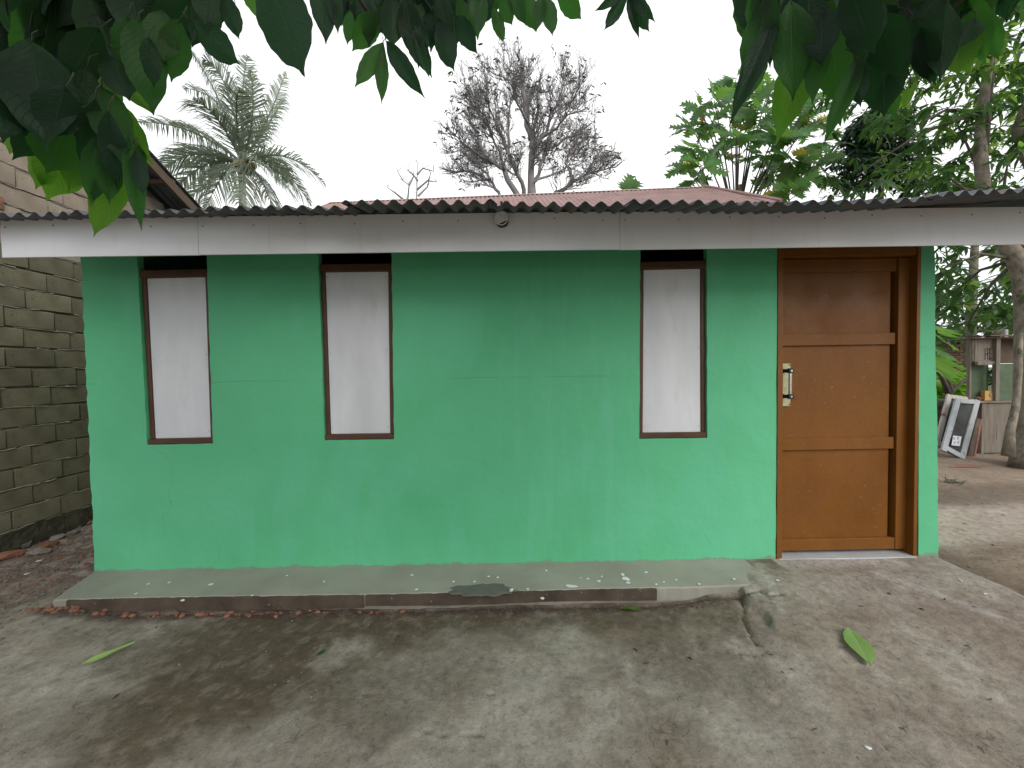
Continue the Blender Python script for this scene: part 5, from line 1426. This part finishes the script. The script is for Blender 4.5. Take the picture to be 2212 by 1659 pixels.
# dark scrawl on the board
sc = MB()
for a, b, c, d in ((2128,752,2128,778),(2132,750,2134,776),(2138,752,2138,778),(2128,766,2138,762),(2132,756,2142,752),(2136,776,2142,774)):
    sc.bar(P(a, b, CY+.0585), P(c, d, CY+.0585), .012, .002, (0, 1, 0))
sc.build('scrawl', M_BLACK, cab)
# board on top with twigs and a jar
bd = MB(); bd.hexa([(UL+.10, CY-.1, ztop+.012), (R0+.1, CY-.06, ztop+.002), (R0+.1, CY+.35, ztop+.03), (UL+.16, CY+.35, ztop+.03), (UL+.10, CY-.1, ztop+.028), (R0+.1, CY-.06, ztop+.02), (R0+.1, CY+.35, ztop+.045), (UL+.16, CY+.35, ztop+.045)])
o = bd.build('board', M_REDW, None); tag(o, 'reddish brown loose board lying on top of the old cupboard', 'board')
tw = MB(); q = P(2155, 716, CY+.1); rr = random.Random(3)
for a, b in (((2112,712),(2160,720)), ((2140,708),(2168,722)), ((2150,722),(2175,705)), ((2135,716),(2180,716))): tw.tube([P(*a, CY+.05), P((a[0]+b[0])/2, (a[1]+b[1])/2-2, CY+.06), P(*b, CY+.07)], .008, 5)
o = tw.build('twig_bundle', M_HAYW, None); tag(o, 'dry twigs lying on the board on top of the cupboard', 'twigs')
jr_ = MB(); q = P(2170, 718, CY+.06); jr_.tube([(q.x, q.y, ztop+.03), (q.x, q.y, ztop+.035), (q.x, q.y, ztop+.12), (q.x, q.y, ztop+.13)], [.034, .038, .038, .03], 12)
o = jr_.build('jar', mat_trans_free('pale_plastic', (.42, .46, .46), .4), None); tag(o, 'small pale plastic jar on top of the cupboard', 'jar')
# things on the worktop
kx = MB(); q = P(2139, 852, CY+.05); kx.hexa([Vector((q.x-.09, q.y, zc+.003)), Vector((q.x+.08, q.y-.02, zc+.003)), Vector((q.x+.09, q.y+.05, zc+.003)), Vector((q.x-.08, q.y+.07, zc+.003)), Vector((q.x-.08, q.y+.01, zc+.17)), Vector((q.x+.09, q.y-.01, zc+.165)), Vector((q.x+.10, q.y+.06, zc+.165)), Vector((q.x-.07, q.y+.08, zc+.17))])
kx_o = kx.build('card_box', M_ORANGE, empty('small_box', 'small yellow orange box standing on the cupboard top', 'box', (q.x, q.y, zc)), bevel=.004)
e_ = MB(); e_.box(q.x-.012, q.x+.018, q.y-.0135, q.y-.0115, zc+.07, zc+.12); e_.build('printed_mark', M_BLUE, kx_o.parent)
clm = MB(); n = 12
for j in range(n+1):
    for i in range(n+1):
        x = UL-.05+(Lp-UL-.0)*i/n; y = CY+.08+.3*j/n; clm.v.append((x, y, zc+.01+.10*max(0, fbm(np.array(x), np.array(y), 5, 3, 9)-.3)))
for j in range(n):
    for i in range(n): a = j*(n+1)+i; clm.f.append((a, a+1, a+n+2, a+n+1)); clm.m.append(0)
o = clm.build('cloth', M_CLOTH, None, smooth=True); tag(o, 'crumpled faded cloth heaped on the cupboard behind the yellow box', 'cloth')
pn = MB(); q = P(2116, 858, CY+.0); pn.tube([(q.x, q.y+.02, zc+.003), (q.x, q.y+.02, zc+.05), (q.x+.01, q.y+.02, zc+.07)], [.035, .04, .02], 10)
o = pn.build('clay_pot', M_CLAY, None); tag(o, 'small reddish pot lying left of the yellow box', 'pot')

def frame_leaning(name, label, c4, Y4, wid, mat, meshmat, par_group=None, depth=.035, inner=None):
    """window frame through four photo corners TL, TR, BR, BL at given depths"""
    TL, TR, BR, BL = [P(c[0], c[1], y) for c, y in zip(c4, Y4)]
    root = empty(name, label, 'window frame', tuple((BL+BR)/2))
    nrm = (TR-TL).cross(BL-TL).normalized()
    if nrm.y > 0: nrm = -nrm
    def bar(a, b, nm='stile'):
        mb = MB(); mb.bar(a, b, wid, depth, nrm); mb.build(nm, mat, root, bevel=.003)
    ux = (TR-TL).normalized()*wid/2; uy = (BL-TL).normalized()*wid/2
    bar(TL+ux, BL+ux); bar(TR-ux, BR-ux); bar(TL+ux*2.02+uy, TR-ux*2.02+uy, 'rail'); bar(BL+ux*2.02-uy*1.4, BR-ux*2.02-uy*1.4, 'rail')
    mb = MB(); o_ = -nrm*.005; mb.hexa([BL+ux*1.6+o_, BR-ux*1.6+o_, BR-ux*1.6+o_*2, BL+ux*1.6+o_*2, TL+ux*1.6+uy+o_, TR-ux*1.6+uy+o_, TR-ux*1.6+uy+o_*2, TL+ux*1.6+uy+o_*2])
    mb.build('screen', meshmat, root)
    return root, TL, TR, BR, BL, nrm
frame_leaning('window_frame', 'worn red and white window frame leaning behind the grey one', ((2046,852),(2090,858),(2060,982),(2018,962)), (6.62, 6.60, 6.38, 6.40), .07, M_FRAMER, M_MESH)
root, TL, TR, BR, BL, nrm = frame_leaning('window_frame', 'pale grey window frame with dark screen leaning against the cupboard', ((2064,862),(2116,865),(2082,991),(2032,974)), (6.45, 6.42, 6.16, 6.20), .075, M_FRAMEW, M_MESH)
pc = MB(); a = P(2058,941,6.23)+nrm*.01; ex = P(2076,943,6.22)-P(2058,941,6.23); ey = P(2054,962,6.20)-P(2058,941,6.23)
pc.hexa([a+ey, a+ey+ex, a+ey+ex-nrm*.002, a+ey-nrm*.002, a, a+ex, a+ex-nrm*.002, a-nrm*.002])
pc.build('paper_label', M_PAPER, root)
pm = MB()
for u, v in ((.10, .14), (.52, .08), (.22, .58), (.66, .52)):
    s = a+ex*u+ey*v+nrm*.0015; pm.hexa([s+ey*.30, s+ey*.26+ex*.13, s+ey*.26+ex*.13-nrm*.001, s+ey*.30-nrm*.001, s, s+ex*.17, s+ex*.17-nrm*.001, s-nrm*.001])
pm.build('printed_mark', M_BLUE, root)
lp = empty('plank_frame', 'narrow brown plank leaning between the grey frame and the cupboard', 'plank', tuple(PG(2095, 990, -.1)))
m = MB(); m.bar(P(2093, 990, 6.33), P(2113, 905, 6.50), .075, .03, (0, -1, .2)); m.build('plank', M_WOOD, lp, bevel=.003)
m = MB(); m.bar(P(2103, 990, 6.35), P(2119, 905, 6.52), .03, .03, (0, -1, .2)); m.build('batten', M_REDW, lp, bevel=.003)
# bits lying in the dirt
m = MB(); q = PG(2060, 1010, -.08); z_ = float(gz(q.x, q.y)); m.hexa([(q.x-.10, q.y-.02, z_+.004), (q.x+.35, q.y-.05, z_+.006), (q.x+.22, q.y+.07, z_+.006), (q.x+.05, q.y+.05, z_+.004), (q.x-.10, q.y-.02, z_+.012), (q.x+.35, q.y-.05, z_+.016), (q.x+.22, q.y+.07, z_+.02), (q.x+.05, q.y+.05, z_+.014)])
o = m.build('board_scrap', M_REDW, None); tag(o, 'reddish sliver of board lying in the dirt before the frames', 'board')
m = MB(); rr = random.Random(4)
for _ in range(26):
    q = PG(2055, 1046, -.08); s = Vector((q.x+rr.gauss(0, .06), q.y+rr.gauss(0, .04), float(gz(q.x, q.y)))); d = Vector((rr.gauss(0, 1), rr.gauss(0, .6), rr.uniform(.1, .7))).normalized()*rr.uniform(.05, .13)
    m.tube([s, s+d*.5+Vector((0, 0, .01)), s+d], [.004, .003, .001], 4)
o = m.build('weed', rough_mat('dull_weed', (.06, .075, .035), (.10, .11, .055), 20), None, fix=False); tag(o, 'small dry weed tuft growing in the dirt at right', 'weed')
